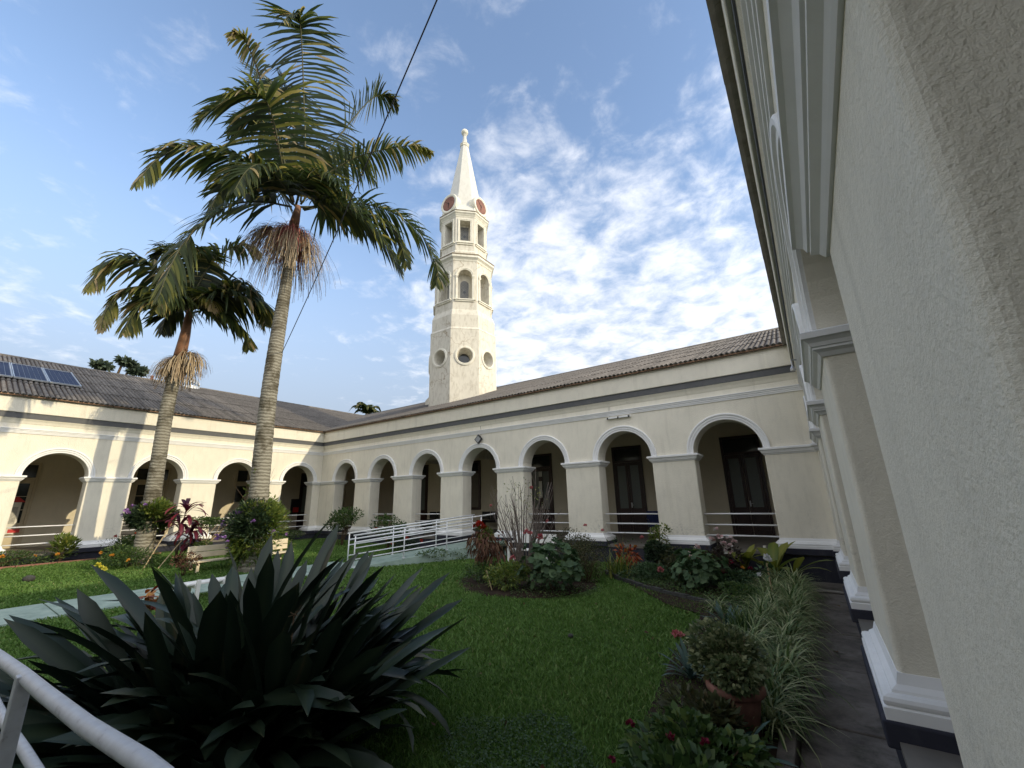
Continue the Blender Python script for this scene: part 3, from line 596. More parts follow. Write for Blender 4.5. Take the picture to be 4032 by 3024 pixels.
# doors and windows in the gallery back walls
def door(W_, uc, w, z1, ztr, style, dz=0, single=False):
    wood = M['wood'] if style == 'wood' else M['door_cream']; y = 4.75; z0 = FLOOR; t = .09
    mb = MB(); u0, u1 = uc - w / 2, uc + w / 2
    for a, b, c, d in ((u0, u0 + t, z0, z1), (u1 - t, u1, z0, z1), (u0 + t, u1 - t, z1 - t, z1), (u0 + t, u1 - t, ztr - t / 2, ztr + t / 2)): mb.box(a, b, y - .06, y - .002, c, d)
    F_ = mb.build('door', wood, W_); bevel(F_, .006, 1)
    MB().box(u0 + t, u1 - t, y - .018, y - .004, ztr + t / 2, z1 - t).build('transom_pane', M['glass'], F_)
    n = 1 if single else 2; lw = (u1 - u0 - 2 * t) / n
    for i in range(n):
        a = u0 + t + i * lw + .006; b = a + lw - .012; s_ = .10; zg0 = z0 + .95; zg1 = ztr - t / 2 - .14
        lf = MB(); lf.box(a, a + s_, y - .045, y - .003, z0 + .01, ztr - t / 2 - .006); lf.box(b - s_, b, y - .045, y - .003, z0 + .01, ztr - t / 2 - .006)
        lf.box(a + s_, b - s_, y - .045, y - .003, zg1, ztr - t / 2 - .006); lf.box(a + s_, b - s_, y - .045, y - .003, zg0 - .16, zg0); lf.box(a + s_, b - s_, y - .045, y - .003, z0 + .01, z0 + .18)
        lf.box(a + s_, b - s_, y - .025, y - .006, z0 + .18, zg0 - .16)
        bevel(lf.build('door_leaf', wood, F_), .006, 1)
        pm = M['frosted'] if style == 'wood' else M['glass']
        if style == 'wood': MB().box(a + s_, b - s_, y - .026, y - .010, zg0, zg1).build('pane', pm, F_)
        else:
            zz_ = [zg0 + (zg1 - zg0) * q / 3 for q in range(4)]
            for q in range(3): MB().box(a + s_, b - s_, y - .026, y - .010, zz_[q] + .012, zz_[q + 1] - .012).build('pane', pm, F_)
            gb = MB()
            for q in (1, 2): gb.box(a + s_, b - s_, y - .04, y - .006, zz_[q] - .012, zz_[q] + .012)
            gb.build('glazing_bar', wood, F_)
    h = MB(); hu = uc + (.05 if n == 2 else lw / 2 - .15); h.box(hu - .025, hu + .025, y - .06, y - .0455, z0 + .98, z0 + 1.18); h.tube([(hu, y - .06, z0 + 1.08), (hu, y - .10, z0 + 1.08), (hu + .09, y - .105, z0 + 1.08)], .012, 6)
    h.build('handle', M['steel'], F_)
    return F_
for uc in (-2.03, -6.43, -10.83, -19.3): door(WB, uc, 1.32, 4.08, 3.43, 'wood')
wz = MB(); wu0, wu1, wzz0, wzz1 = -15.8, -14.62, 1.47, 4.06
for a, b, c, d in ((wu0, wu0 + .12, wzz0, wzz1), (wu1 - .12, wu1, wzz0, wzz1), (wu0 + .12, wu1 - .12, wzz1 - .12, wzz1), (wu0 + .12, wu1 - .12, wzz0, wzz0 + .14), (wu0 + .12, wu1 - .12, 3.36, 3.5)): wz.box(a, b, 4.68, 4.748, c, d)
WW = wz.build('window', M['wood'], WB)
MB().box(wu0 + .12, wu1 - .12, 4.72, 4.746, 3.5, wzz1 - .12).build('pane', M['glass'], WW); MB().box(wu0 + .12, wu1 - .12, 4.72, 4.746, wzz0 + .14, 3.36).build('pane', simple('curtained_pane', (0.13, 0.115, 0.085), .5, .4), WW)
for uc in (2.5, 7.0, -2.0): door(WC, uc, 1.4, 3.92, 3.26, 'cream')
wc = MB()
for a, b, c, d in ((10.75, 10.83, 2.1, 4.0), (11.35, 11.43, 2.1, 4.0), (10.83, 11.35, 3.92, 4.0), (10.83, 11.35, 2.1, 2.18), (10.83, 11.35, 3.05, 3.3)): wc.box(a, b, 4.69, 4.748, c, d)
w2 = wc.build('window', M['door_cream'], WC); MB().box(10.83, 11.35, 4.72, 4.746, 2.18, 3.05).build('pane', M['glass'], w2); MB().box(10.83, 11.35, 4.72, 4.746, 3.3, 3.92).build('pane', M['glass'], w2)
door(WC, 15.1, 1.1, 3.9, 3.25, 'wood')

# ------------------------------------------------------------------ tower
TX, TY = -15.51, 17.3
TW = empty('bell_tower', (TX, TY, 0), 0, 'tall octagonal cream tower with a pointed spire, two red clock dials and a ball finial', 'tower')
C8 = math.cos(math.pi / 8)
def octa(levels): return MB().lathe([(a / C8, z) for a, z in levels], 8, ph=math.pi / 8)
def inner_r(poly, a):
    d = (math.cos(a), math.sin(a)); best = None
    for (x0, y0), (x1, y1) in zip(poly, poly[1:] + poly[:1]):
        ex, ey = x1 - x0, y1 - y0; den = d[0] * ey - d[1] * ex
        if abs(den) < 1e-12: continue
        t = (x0 * ey - y0 * ex) / den; s_ = (x0 * d[1] - y0 * d[0]) / den
        if t > 1e-6 and -1e-6 <= s_ <= 1 + 1e-6 and (best is None or t < best): best = t
    return best
def panel(mb, ap, side, z0, z1, poly, cz, depth, back=True, taper=1.0):
    """wall face at x=ap (local y along the side) with an opening poly [(s, z-cz)] and its reveal"""
    rect = [(-side / 2, z0 - cz), (side / 2, z0 - cz), (side / 2, z1 - cz), (-side / 2, z1 - cz)]
    an = sorted(set([round(math.atan2(y, x) % 6.283185, 6) for x, y in rect + poly] + [round(i * 6.283185 / 40, 6) for i in range(40)]))
    n = len(an); V = []
    for a in an:
        ri, ro = inner_r(poly, a), inner_r(rect, a); c, s_ = math.cos(a), math.sin(a)
        V += [(ap, ro * c, cz + ro * s_), (ap, ri * c, cz + ri * s_), (ap - depth, ri * c * taper, cz + ri * s_ * taper)]
    F = []
    for i in range(n):
        j = (i + 1) % n; F += [(3 * i, 3 * j, 3 * j + 1, 3 * i + 1), (3 * i + 1, 3 * j + 1, 3 * j + 2, 3 * i + 2)]
    if back: F.append(tuple(3 * i + 2 for i in range(n)))
    mb.add(V, F)
def rot8(mb, k_):
    a = k_ * math.pi / 4; c, s_ = math.cos(a), math.sin(a); mb.v = [(x * c - y * s_, x * s_ + y * c, z) for x, y, z in mb.v]; return mb
def band(poly, off_in, off_out, ap, proud, cz, closed=True):
    """raised architrave following an outline"""
    n = len(poly); mb = MB(); V = []
    def off(i, d):
        p0, p1, p2 = Vector(poly[i - 1 if (closed or i > 0) else i]), Vector(poly[i]), Vector(poly[(i + 1) % n if (closed or i < n - 1) else i])
        e1 = (p1 - p0); e2 = (p2 - p1); e1 = e1.normalized() if e1.length > 1e-9 else e2.normalized(); e2 = e2.normalized() if e2.length > 1e-9 else e1
        n1 = Vector((e1.y, -e1.x)); n2 = Vector((e2.y, -e2.x)); m_ = (n1 + n2); m_ = m_.normalized(); return p1 + m_ * d / max(.4, m_.dot(n1))
    for i in range(n):
        a, b = off(i, off_in), off(i, off_out); mid_ = a.lerp(b, .55)
        for q, pr in ((a, -.02), (a, proud * .6), (mid_, proud * .6), (mid_, proud), (b, proud), (b, -.02)): V.append((ap + pr, q.x, cz + q.y))
    m_ = 6; F = []
    for i in range(n if closed else n - 1):
        j = (i + 1) % n
        for k_ in range(m_): F.append((i * m_ + k_, i * m_ + (k_ + 1) % m_, j * m_ + (k_ + 1) % m_, j * m_ + k_))
    if not closed: F += [tuple(range(m_)), tuple((n - 1) * m_ + k_ for k_ in range(m_))[::-1]]
    return mb.add(V, F)
def circ(r_, n=32): return [(r_ * math.cos(6.283185 * i / n), r_ * math.sin(6.283185 * i / n)) for i in range(n)]
def archpoly(hw_, zb, zs, n=12): return [(-hw_, zb), (hw_, zb)] + [(hw_ * math.cos(math.pi * i / n), zs + hw_ * math.sin(math.pi * i / n)) for i in range(n + 1)]
s1 = MB()
s1a = 1.86; sd1 = 2 * s1a * math.tan(math.pi / 8)
for k_ in range(8):
    q = MB(); panel(q, s1a, sd1, 4.0, 11.05, circ(.43), 9.5, .62, taper=.72); rot8(q, k_); s1.add(q.v, q.f)
s1.build('lower_shaft', M['tower'], TW)
octa([(s1a, 11.05), (s1a + .012, 11.06), (s1a - .03, 11.16), (1.80, 11.2), (1.795, 11.95), (1.66, 12.33)]).build('setback', M['tower'], TW)
s2 = MB(); a2 = 1.65; sd2 = 2 * a2 * math.tan(math.pi / 8); ap2 = archpoly(.40, 12.98 - 13.9, 14.45 - 13.9)
for k_ in range(8):
    q = MB(); panel(q, a2, sd2, 12.325, 15.4, ap2, 13.9, .55); rot8(q, k_); s2.add(q.v, q.f)
s2.build('arched_stage', M['tower'], TW)
octa([(1.60, 15.395), (1.665, 15.40), (1.69, 15.46), (1.70, 15.50), (1.745, 15.55), (1.80, 15.60), (1.815, 15.62), (1.815, 15.74), (1.70, 15.745)]).build('lower_cornice', M['towertrim'], TW)
octa([(1.78, 15.742), (1.835, 15.744), (1.845, 15.80), (1.80, 15.84), (1.46, 15.99)]).build('cornice_weathering', M['weather'], TW)
octa([(1.3, 15.97), (1.44, 15.975), (1.445, 16.17), (1.40, 16.24), (1.355, 16.31)]).build('belfry_plinth', M['tower'], TW)
s3 = MB(); a3 = 1.36; sd3 = 2 * a3 * math.tan(math.pi / 8); rp = [(-.31, -.74), (.31, -.74), (.31, .66), (-.31, .66)]
for k_ in range(8):
    q = MB(); panel(q, a3, sd3, 16.30, 18.62, rp, 17.70, .50); rot8(q, k_); s3.add(q.v, q.f)
s3.build('belfry', M['tower'], TW)
octa([(1.3, 18.615), (1.375, 18.62), (1.40, 18.70), (1.42, 18.72), (1.46, 18.80), (1.50, 18.84), (1.515, 18.86), (1.515, 18.95), (1.40, 18.955)]).build('upper_cornice', M['towertrim'], TW)
octa([(1.5, 18.953), (1.535, 18.955), (1.545, 19.00), (1.50, 19.03), (1.46, 19.06)]).build('cornice_weathering', M['weather'], TW)
octa([(1.46, 19.055), (1.42, 19.10), (1.24, 19.50), (1.17, 19.62), (1.13, 19.75), (.24, 25.20)]).build('spire', M['spire'], TW)
octa([(.2, 25.19), (.27, 25.20), (.285, 25.25), (.27, 25.30), (.30, 25.35), (.30, 25.40), (.2, 25.41)]).build('spire_collar', M['towertrim'], TW)
octa([(.19, 25.405), (.11, 26.0), (.10, 26.12), (.15, 26.26), (.10, 26.28)]).build('finial_neck', M['spire'], TW)
MB().lathe([(.24 * math.sin(math.pi * i / 12) + .001, 26.48 - .24 * math.cos(math.pi * i / 12)) for i in range(13)], 20).build('ball_finial', M['towertrim'], TW, smooth=True)
b = MB(); b.add([(-3.35, 0.3, 4.5), (-1.7, 0.3, 4.5), (-1.7, 1.5, 4.5), (-3.35, 1.5, 4.5), (-3.35, 0.3, 8.0), (-1.7, 0.3, 9.0), (-1.7, 1.5, 9.0), (-3.35, 1.5, 8.0)], [(3, 2, 1, 0), (4, 5, 6, 7), (0, 1, 5, 4), (1, 2, 6, 5), (2, 3, 7, 6), (3, 0, 4, 7)])
b.build('buttress', M['tower'], TW)
rw = None
def ring(prof, cz, ap):
    n = 32; m_ = len(prof); V = [(ap + pr, q * math.cos(6.283185 * i / n), cz + q * math.sin(6.283185 * i / n)) for i in range(n) for q, pr in prof]
    return MB().add(V, [(i * m_ + k_, i * m_ + (k_ + 1) % m_, ((i + 1) % n) * m_ + (k_ + 1) % m_, ((i + 1) % n) * m_ + k_) for i in range(n) for k_ in range(m_)])
me_r = ring([(.43, -.02), (.43, .05), (.47, .07), (.485, .05), (.53, .055), (.555, .03), (.56, -.02)], 9.5, s1a).mesh('round_window', M['towertrim'], fix=True)
me_rp = MB().add([(s1a - .60, .30 * math.cos(6.283 * i / 24), 9.5 + .30 * math.sin(6.283 * i / 24)) for i in range(24)], [tuple(range(24))]).mesh('pane', M['glass'])
me_a = band([(.40, -.92)] + [(.40 * math.cos(math.pi * i / 16), .55 + .40 * math.sin(math.pi * i / 16)) for i in range(17)] + [(-.40, -.92)], .005, .125, a2, .05, 13.9, closed=False).mesh('arched_window', M['towertrim'], fix=True)
im = MB()
for sgn in (-1, 1): im.ringmould(-.0, .0, 0, 0, [(0, 0)]) if False else im.box(a2 - .02, a2 + .085, sgn * .395 if sgn > 0 else -.555, .555 if sgn > 0 else -.395, 14.40, 14.47).box(a2 - .02, a2 + .07, sgn * .40 if sgn > 0 else -.54, .54 if sgn > 0 else -.40, 14.33, 14.40)
me_im = im.mesh('impost', M['towertrim'], fix=True)
me_sl = MB().box(a2 - .02, a2 + .12, -.60, .60, 12.90, 12.96).box(a2 - .02, a2 + .07, -.55, .55, 12.82, 12.90).mesh('sill', M['towertrim'], fix=True)
def leaded(w_, zb, zt, arch, ap, name='pane'):
    """grey lattice pane with a dark diamond"""
    mb = MB(); pts = [(-w_, zb), (w_, zb)] + ([(w_ * math.cos(math.pi * i / 10), zt - w_ + w_ * math.sin(math.pi * i / 10)) for i in range(11)] if arch else [(w_, zt), (-w_, zt)])
    mb.add([(ap, y, z) for y, z in pts], [tuple(range(len(pts)))], 0)
    s_ = .17; zc = (zb + zt) / 2
    def line(y0, z0, y1, z1):
        d = Vector((y1 - y0, z1 - z0)).normalized(); q = Vector((-d.y, d.x)) * .007
        mb.add([(ap + .006, y0 - q.x, z0 - q.y), (ap + .006, y1 - q.x, z1 - q.y), (ap + .006, y1 + q.x, z1 + q.y), (ap + .006, y0 + q.x, z0 + q.y)], [(0, 1, 2, 3)], 1)
    k_ = int((zt - zb) / s_) + 3
    for i in range(-k_, k_):
        for sg in (-1, 1):
            c = i * s_; pa = []
            y0, y1 = -w_, w_; za, zb_ = zc + c + sg * y0, zc + c + sg * y1
            lo, hi = zb, (zt - w_ * .45 if arch else zt)
            t0, t1 = 0.0, 1.0; dz_ = zb_ - za
            for bound, keep in ((lo, 1), (hi, -1)):
                t = (bound - za) / dz_
                if (dz_ * keep) > 0: t0 = max(t0, t)
                else: t1 = min(t1, t)
            if t1 - t0 > .05: line(y0 + (y1 - y0) * t0, za + dz_ * t0, y0 + (y1 - y0) * t1, za + dz_ * t1)
    mb.add([(ap + .01, -.10, zc - .02), (ap + .01, 0, zc - .13), (ap + .01, .10, zc - .02), (ap + .01, 0, zc + .09)], [(0, 1, 2, 3)], 2)
    return mb.mesh(name, [M['leaded'], M['band'], M['glass']])
me_ap = leaded(.245, 12.99, 14.42, True, a2 - .545); me_bp = leaded(.235, 16.97, 18.25, False, a3 - .495)
me_b = band(rp, .004, .115, a3, .05, 17.70).mesh('belfry_window', M['towertrim'], fix=True)
me_bs = MB().box(a3 - .02, a3 + .11, -.50, .50, 16.78, 16.845).box(a3 - .02, a3 + .06, -.46, .46, 16.69, 16.78).mesh('sill', M['towertrim'], fix=True)
for k_ in range(8):
    rz = k_ * math.pi / 4
    o = link('round_window', me_r, TW, rot=(0, 0, rz)); link('pane', me_rp, o)
    o = link('arched_window', me_a, TW, rot=(0, 0, rz)); link('pane', me_ap, o); link('impost', me_im, o); link('sill', me_sl, o)
    o = link('belfry_window', me_b, TW, rot=(0, 0, rz)); link('pane', me_bp, o); link('sill', me_bs, o)
# clocks on the four main faces
def lathex(prof, n=36): 
    mb = MB().lathe([(r_, x) for r_, x in prof], n); mb.v = [(z, x, y) for x, y, z in mb.v]; return mb
for k_ in range(0, 8, 2):
    rz = k_ * math.pi / 4
    hs = lathex([(.60, .55), (.64, 1.20), (.66, 1.30), (.67, 1.38), (.64, 1.44), (.575, 1.448), (.53, 1.44), (.50, 1.425), (.48, 1.415)]); hs.v = [(x, y, z + 19.76) for x, y, z in hs.v]
    hs.add([(.7, -.62, 19.0), (1.38, -.70, 19.0), (1.38, .70, 19.0), (.7, .62, 19.0), (.7, -.50, 19.5), (1.36, -.52, 19.5), (1.36, .52, 19.5), (.7, .50, 19.5)], [(3, 2, 1, 0), (4, 5, 6, 7), (0, 1, 5, 4), (1, 2, 6, 5), (2, 3, 7, 6), (3, 0, 4, 7)])
    c_ = hs.build('clock', M['towertrim'], TW, rot=(0, 0, rz))
    dl = lathex([(.47, 1.40), (.488, 1.424), (.02, 1.426)]); dl.v = [(x, y, z + 19.76) for x, y, z in dl.v]; dl.build('dial', M['dial'], c_)
    hd = MB()
    for ang, ln_, w_ in ((math.radians(140), .42, .02), (math.radians(-95), .30, .026)):
        d = Vector((math.cos(ang), math.sin(ang))); q = Vector((-d.y, d.x)) * w_; a = -d * .08; bb = d * ln_
        hd.add([(1.436, *(a - q)), (1.436, *(bb - q * .4)), (1.436, *(bb + q * .4)), (1.436, *(a + q)), (1.445, *(a - q)), (1.445, *(bb - q * .4)), (1.445, *(bb + q * .4)), (1.445, *(a + q))], [(3, 2, 1, 0), (4, 5, 6, 7), (0, 1, 5, 4), (1, 2, 6, 5), (2, 3, 7, 6), (3, 0, 4, 7)])
    hd.v = [(x, y, z + 19.76) for x, y, z in hd.v]; hd.build('hands', M['cable'], c_)
    tk = MB()
    for i in range(12):
        a = i * math.pi / 6; d = Vector((math.cos(a), math.sin(a))); q = Vector((-d.y, d.x)) * .014
        tk.add([(1.4295, *(d * .40 - q)), (1.4295, *(d * .455 - q)), (1.4295, *(d * .455 + q)), (1.4295, *(d * .40 + q))], [(0, 1, 2, 3)])
    tk.v = [(x, y, z + 19.76) for x, y, z in tk.v]; tk.build('hour_marks', M['cable'], c_)

# ------------------------------------------------------------------ palms
def smooth_path(cps, n):
    P = [Vector(c[:3]) for c in cps]; P = [P[0] * 2 - P[1]] + P + [P[-1] * 2 - P[-2]]; out_ = []
    m = len(P) - 3
    for i in range(n + 1):
        u = i / n * m; k_ = min(int(u), m - 1); t = u - k_; a, b, c, d = P[k_:k_ + 4]
        out_.append(0.5 * ((2 * b) + (c - a) * t + (2 * a - 5 * b + 4 * c - d) * t * t + (3 * b - a - 3 * c + d) * t ** 3))
    return out_
PG = np.random.default_rng(5)
def frond(parent, base, cps, ll, dry, name='frond'):
    pts = [p_ - base for p_ in smooth_path(cps, 26)]
    mb = MB(); mb.tube(pts, [0.035 * (1 - .85 * i / 26) + .004 for i in range(27)], 6)
    o = mb.build(name, M['stem'] if dry > .8 else M['frondstem'], parent, smooth=True)
    n = 76; B = []; D = []; Lq = []; T = []; V = []; F = []
    tot = len(pts) - 1
    for i in range(n):
        f = 0.10 + 0.90 * i / (n - 1); u = f * tot; k_ = min(int(u), tot - 1); p_ = pts[k_].lerp(pts[k_ + 1], u - k_)
        t = (pts[k_ + 1] - pts[k_]).normalized(); side = t.cross(Vector((0, 0, 1)))
        if side.length < .35: side = t.cross(Vector((-.55, .83, 0)))
        side.normalize(); upv = side.cross(t).normalized()
        for sg in (-1, 1):
            if PG.random() < .05 + .12 * dry: continue
            prof = math.sin(math.pi * min(1, .18 + f * .80)) ** .6 * (1 - .35 * f)
            L_ = ll * prof * PG.uniform(.8, 1.12); d = (side * sg * PG.uniform(.75, 1.0) + t * (.35 + .75 * f) * (1 - .6 * max(0, t.z)) + upv * PG.uniform(.15, .45)).normalized()
            q = p_.copy(); w = .050 * (1.25 - .55 * f) * PG.uniform(.8, 1.15); o_ = len(V); seg = 4; droop = PG.uniform(.55, 1.25) * (1 + .5 * dry) * (1 - .45 * abs(t.z) ** 1.5); wprev = (t - d * t.dot(d)).normalized()
            tn = np.clip(PG.normal(.22, .12) + dry * max(0, f - .35) * 1.1 + (.5 if PG.random() < .06 + .1 * dry else 0), 0, 1)
            for s_ in range(seg + 1):
                wdir = t - d * t.dot(d)
                if wdir.length < .45: wdir = upv.cross(d) if abs(upv.dot(d)) < .9 else side
                wdir = wdir.normalized(); wdir = wdir if wdir.dot(wprev) >= 0 else -wdir; wprev = wdir
                g_ = s_ / seg; ww = w * (math.sin(math.pi * (.22 + .78 * g_)) ** .7 if s_ < seg else .05) 
                V.append(tuple(q + wdir * ww)); V.append(tuple(q - wdir * ww)); tt = min(1, tn + .35 * dry * g_ ** 2 + (.25 * g_ if PG.random() < .1 else 0)); T += [tt, tt]
                d = (d + Vector((0, 0, -1)) * droop * .40).normalized(); q = q + d * L_ / seg
            for s_ in range(seg): F.append((o_ + 2 * s_, o_ + 2 * s_ + 1, o_ + 2 * s_ + 3, o_ + 2 * s_ + 2))
    l_ = link('leaflets', np_mesh('leaflets', V, F, L['palm'], T), o); l_['kind'] = 'stuff'
    return o
M['frondstem'] = simple('green_frond_rachis', (0.06, 0.06, 0.022), 0.5, .3, .3, 5)
def strands(parent, base, n, length, material, ang=(-.4, .9), seed=0, az=None, r0=.14, name='fruit_cluster', rad=.012):
    g_ = np.random.default_rng(seed); V = []; F = []; T = []
    for i in range(n):
        a = g_.uniform(0, 6.283) if az is None else g_.normal(az, .55); el = g_.uniform(*ang); t = g_.uniform(0, 1)
        d = Vector((math.cos(a) * math.cos(el), math.sin(a) * math.cos(el), math.sin(el))); q = Vector((math.cos(a) * r0, math.sin(a) * r0, g_.uniform(-.08, .08))); L_ = length * g_.uniform(.55, 1.05); o_ = len(V); seg = 8
        sd_ = Vector((-math.sin(a), math.cos(a), 0)) * rad
        for s_ in range(seg + 1):
            wv = Vector((g_.uniform(-.012, .012), g_.uniform(-.012, .012), 0))
            V.append(tuple(q - sd_ + wv)); V.append(tuple(q + sd_ + wv)); T += [t, t]
            d = (d + Vector((g_.uniform(-.25, .25), g_.uniform(-.25, .25), -1)) * .40).normalized(); q = q + d * L_ / seg
        for s_ in range(seg): F.append((o_ + 2 * s_, o_ + 2 * s_ + 1, o_ + 2 * s_ + 3, o_ + 2 * s_ + 2))
        if i % 2 == 0:
            V2, F2 = None, None
    o = link(name, np_mesh(name, V, F, material, T), parent, base); o['kind'] = 'stuff'; return o
def palm(trunk, shaft, fronds, label, cat='palm tree', extra=()):
    base = Vector(trunk[0][:3]); P_ = empty('palm_tree', base, 0, label, cat, 'palms in the courtyard')
    def tb(ps, n, nseg, bulge):
        sp = smooth_path(ps, n); rr = np.interp(np.linspace(0, len(ps) - 1, n + 1), range(len(ps)), [q[3] for q in ps])
        return MB().tube([q - base for q in sp], [r_ * (1 + (bulge if i % 2 else -bulge)) for i, r_ in enumerate(rr)], nseg)
    t0 = [(*trunk[0][:2], trunk[0][2] - .3, trunk[0][3] * 1.12)] + trunk
    tb(t0, 110, 16, .018).build('trunk', M['bark'], P_, smooth=True)
    tb(shaft, 12, 12, .0).build('crownshaft', M['shaft'], P_, smooth=True)
    for cps, ll, dry in fronds: frond(P_, base, cps, ll * 2.0, dry)
    for i_, da, dz in extra:                                       # further fronds: neighbours of the main ones turned about the trunk
        cps, ll, dry = fronds[i_]; o_ = Vector(shaft[-1][:3]); mt = Matrix.Rotation(da, 3, 'Z'); frond(P_, base, [tuple(o_ + mt @ (Vector(c) - o_) * .93 + Vector((0, 0, dz * (j / len(cps))))) for j, c in enumerate(cps)], ll * 1.9, dry * .6)
    return P_, base
P1F= [([(-14.33, 6.42, 12.93), (-14.2, 5.13, 13.41), (-14.24, 4.03, 13.47), (-14.42, 2.87, 12.93), (-14.51, 2.38, 12.15), (-14.56, 2.05, 11.03)], 1.0, 0.35), ([(-14.28, 6.27, 12.92), (-13.72, 5.55, 13.65), (-13.17, 4.76, 14.89), (-13.02, 4.26, 15.33), (-13.01, 3.61, 14.79), (-13.04, 3.07, 13.74), (-13.11, 2.78, 13.0)], 1.25, 0.25), ([(-14.55, 6.42, 13.24), (-14.99, 5.6, 15.93), (-15.17, 4.76, 18.4), (-15.23, 4.22, 19.42), (-15.24, 3.78, 19.65), (-15.18, 3.59, 19.13)], 0.55, 0.9), ([(-14.27, 6.54, 13.19), (-14.12, 6.38, 15.48), (-13.98, 5.96, 17.89), (-13.82, 5.58, 19.79), (-13.61, 5.29, 20.52), (-13.33, 4.89, 20.28), (-13.13, 4.56, 19.32)], 1.2, 0.12), ([(-14.51, 6.74, 13.44), (-14.69, 7.52, 16.37), (-14.5, 8.29, 18.66), (-14.12, 9.1, 20.65), (-13.72, 9.69, 21.08), (-13.45, 10.06, 20.67)], 0.95, 0.1), ([(-14.27, 6.55, 13.09), (-13.65, 6.91, 14.19), (-12.87, 7.7, 15.34), (-12.05, 8.59, 16.02), (-11.31, 9.39, 16.4), (-10.8, 9.97, 16.27)], 0.85, 0.5), ([(-14.3, 6.72, 12.95), (-14.03, 7.69, 13.71), (-13.44, 8.87, 14.18), (-12.74, 10.01, 13.99), (-12.02, 10.86, 13.01), (-11.62, 11.28, 11.6), (-11.64, 11.26, 10.83)], 1.05, 0.2), ([(-14.14, 6.6, 12.85), (-13.14, 7.02, 12.85), (-12.35, 7.59, 12.53), (-11.71, 8.2, 11.71), (-11.26, 8.65, 10.78), (-11.04, 8.93, 10.07)], 1.0, 0.15), ([(-14.3, 6.25, 12.8), (-14.25, 5.29, 12.36), (-14.14, 4.38, 11.63), (-14.02, 3.71, 10.54), (-14.02, 3.28, 9.49), (-14.07, 3.08, 8.42), (-14.08, 3.01, 7.6)], 1.0, 0.2), ([(-14.65, 6.43, 13.2), (-15.7, 5.7, 14.41), (-16.44, 5.07, 14.58), (-16.86, 4.7, 13.78), (-17.01, 4.53, 12.7)], 0.9, 0.15), ([(-14.6, 6.54, 13.24), (-15.31, 7.15, 15.48), (-15.49, 8.35, 17.49), (-15.42, 9.48, 18.05), (-15.08, 10.36, 17.15)], 0.95, 0.1), ([(-14.15, 6.33, 12.89), (-13.18, 6.04, 13.12), (-12.05, 6.08, 12.93), (-11.16, 6.27, 12.22), (-10.65, 6.54, 11.24)], 0.9, 0.1), ([(-14.64, 6.46, 13.32), (-15.58, 6.29, 15.69), (-16.37, 5.89, 17.52), (-17.02, 5.21, 17.84), (-17.36, 4.77, 16.94)], 1.0, 0.1), ([(-14.31, 6.46, 13.26), (-14.59, 6.31, 15.14), (-14.93, 6.03, 17.43), (-15.23, 5.82, 18.9), (-15.53, 5.56, 19.5)], 0.9, 0.1), ([(-14.18, 6.26, 12.86), (-13.34, 5.42, 12.77), (-12.71, 4.55, 12.53), (-12.27, 3.99, 11.69), (-12.05, 3.68, 10.63)], 0.95, 0.12)]
P2F= [([(-18.36, 4.91, 9.33), (-18.14, 4.09, 9.98), (-18.09, 3.35, 10.36), (-18.09, 2.74, 10.28), (-18.15, 2.32, 9.71), (-18.18, 2.1, 8.85)], 0.95, 0.55), ([(-18.38, 4.82, 9.25), (-18.05, 4.06, 9.56), (-17.91, 3.22, 9.33), (-17.88, 2.81, 8.89), (-17.91, 2.61, 8.15), (-17.91, 2.61, 7.51)], 0.6, 0.75), ([(-18.38, 4.82, 9.21), (-17.74, 4.08, 9.28), (-17.45, 3.49, 8.86), (-17.41, 3.17, 8.21), (-17.43, 3.07, 7.45)], 0.8, 0.4), ([(-18.36, 4.89, 9.42), (-18.03, 4.95, 10.32), (-17.86, 5.2, 11.28), (-17.71, 5.68, 12.1), (-17.54, 6.18, 12.4), (-17.39, 6.59, 12.23)], 0.85, 0.3), ([(-18.42, 5.06, 9.41), (-18.48, 5.56, 10.43), (-18.36, 6.27, 11.02), (-18.21, 6.97, 10.73), (-18.02, 7.46, 9.88)], 0.8, 0.15), ([(-18.32, 5.04, 9.32), (-17.57, 5.47, 9.8), (-16.98, 6.28, 9.84), (-16.57, 7.02, 9.41), (-16.37, 7.48, 8.52)], 1.0, 0.25), ([(-18.32, 5.03, 9.17), (-17.78, 5.47, 9.28), (-17.39, 6.0, 8.97), (-17.13, 6.45, 8.47), (-17.06, 6.63, 7.84)], 0.7, 0.3), ([(-18.47, 4.85, 9.44), (-18.84, 4.65, 10.56), (-19.11, 4.37, 11.44), (-19.29, 4.0, 11.74), (-19.44, 3.76, 11.27)], 0.8, 0.2), ([(-18.37, 4.85, 9.46), (-18.3, 4.73, 10.61), (-18.2, 4.69, 11.36), (-17.94, 4.53, 11.58), (-17.66, 4.39, 11.2)], 0.8, 0.35), ([(-18.46, 4.91, 9.27), (-19.02, 4.71, 9.56), (-19.48, 4.54, 9.23), (-19.59, 4.51, 8.48)], 0.7, 0.1), ([(-18.24, 4.96, 9.22), (-17.62, 4.94, 9.41), (-17.17, 5.08, 9.41), (-16.93, 5.17, 8.91)], 0.5, 0.95), ([(-18.55, 4.96, 9.41), (-19.16, 5.39, 10.48), (-19.49, 6.01, 11.07), (-19.6, 6.64, 10.7)], 0.8, 0.15), ([(-18.18, 4.8, 9.19), (-17.5, 4.22, 9.26), (-16.98, 3.79, 8.92), (-16.82, 3.6, 8.29)], 0.75, 0.3)]
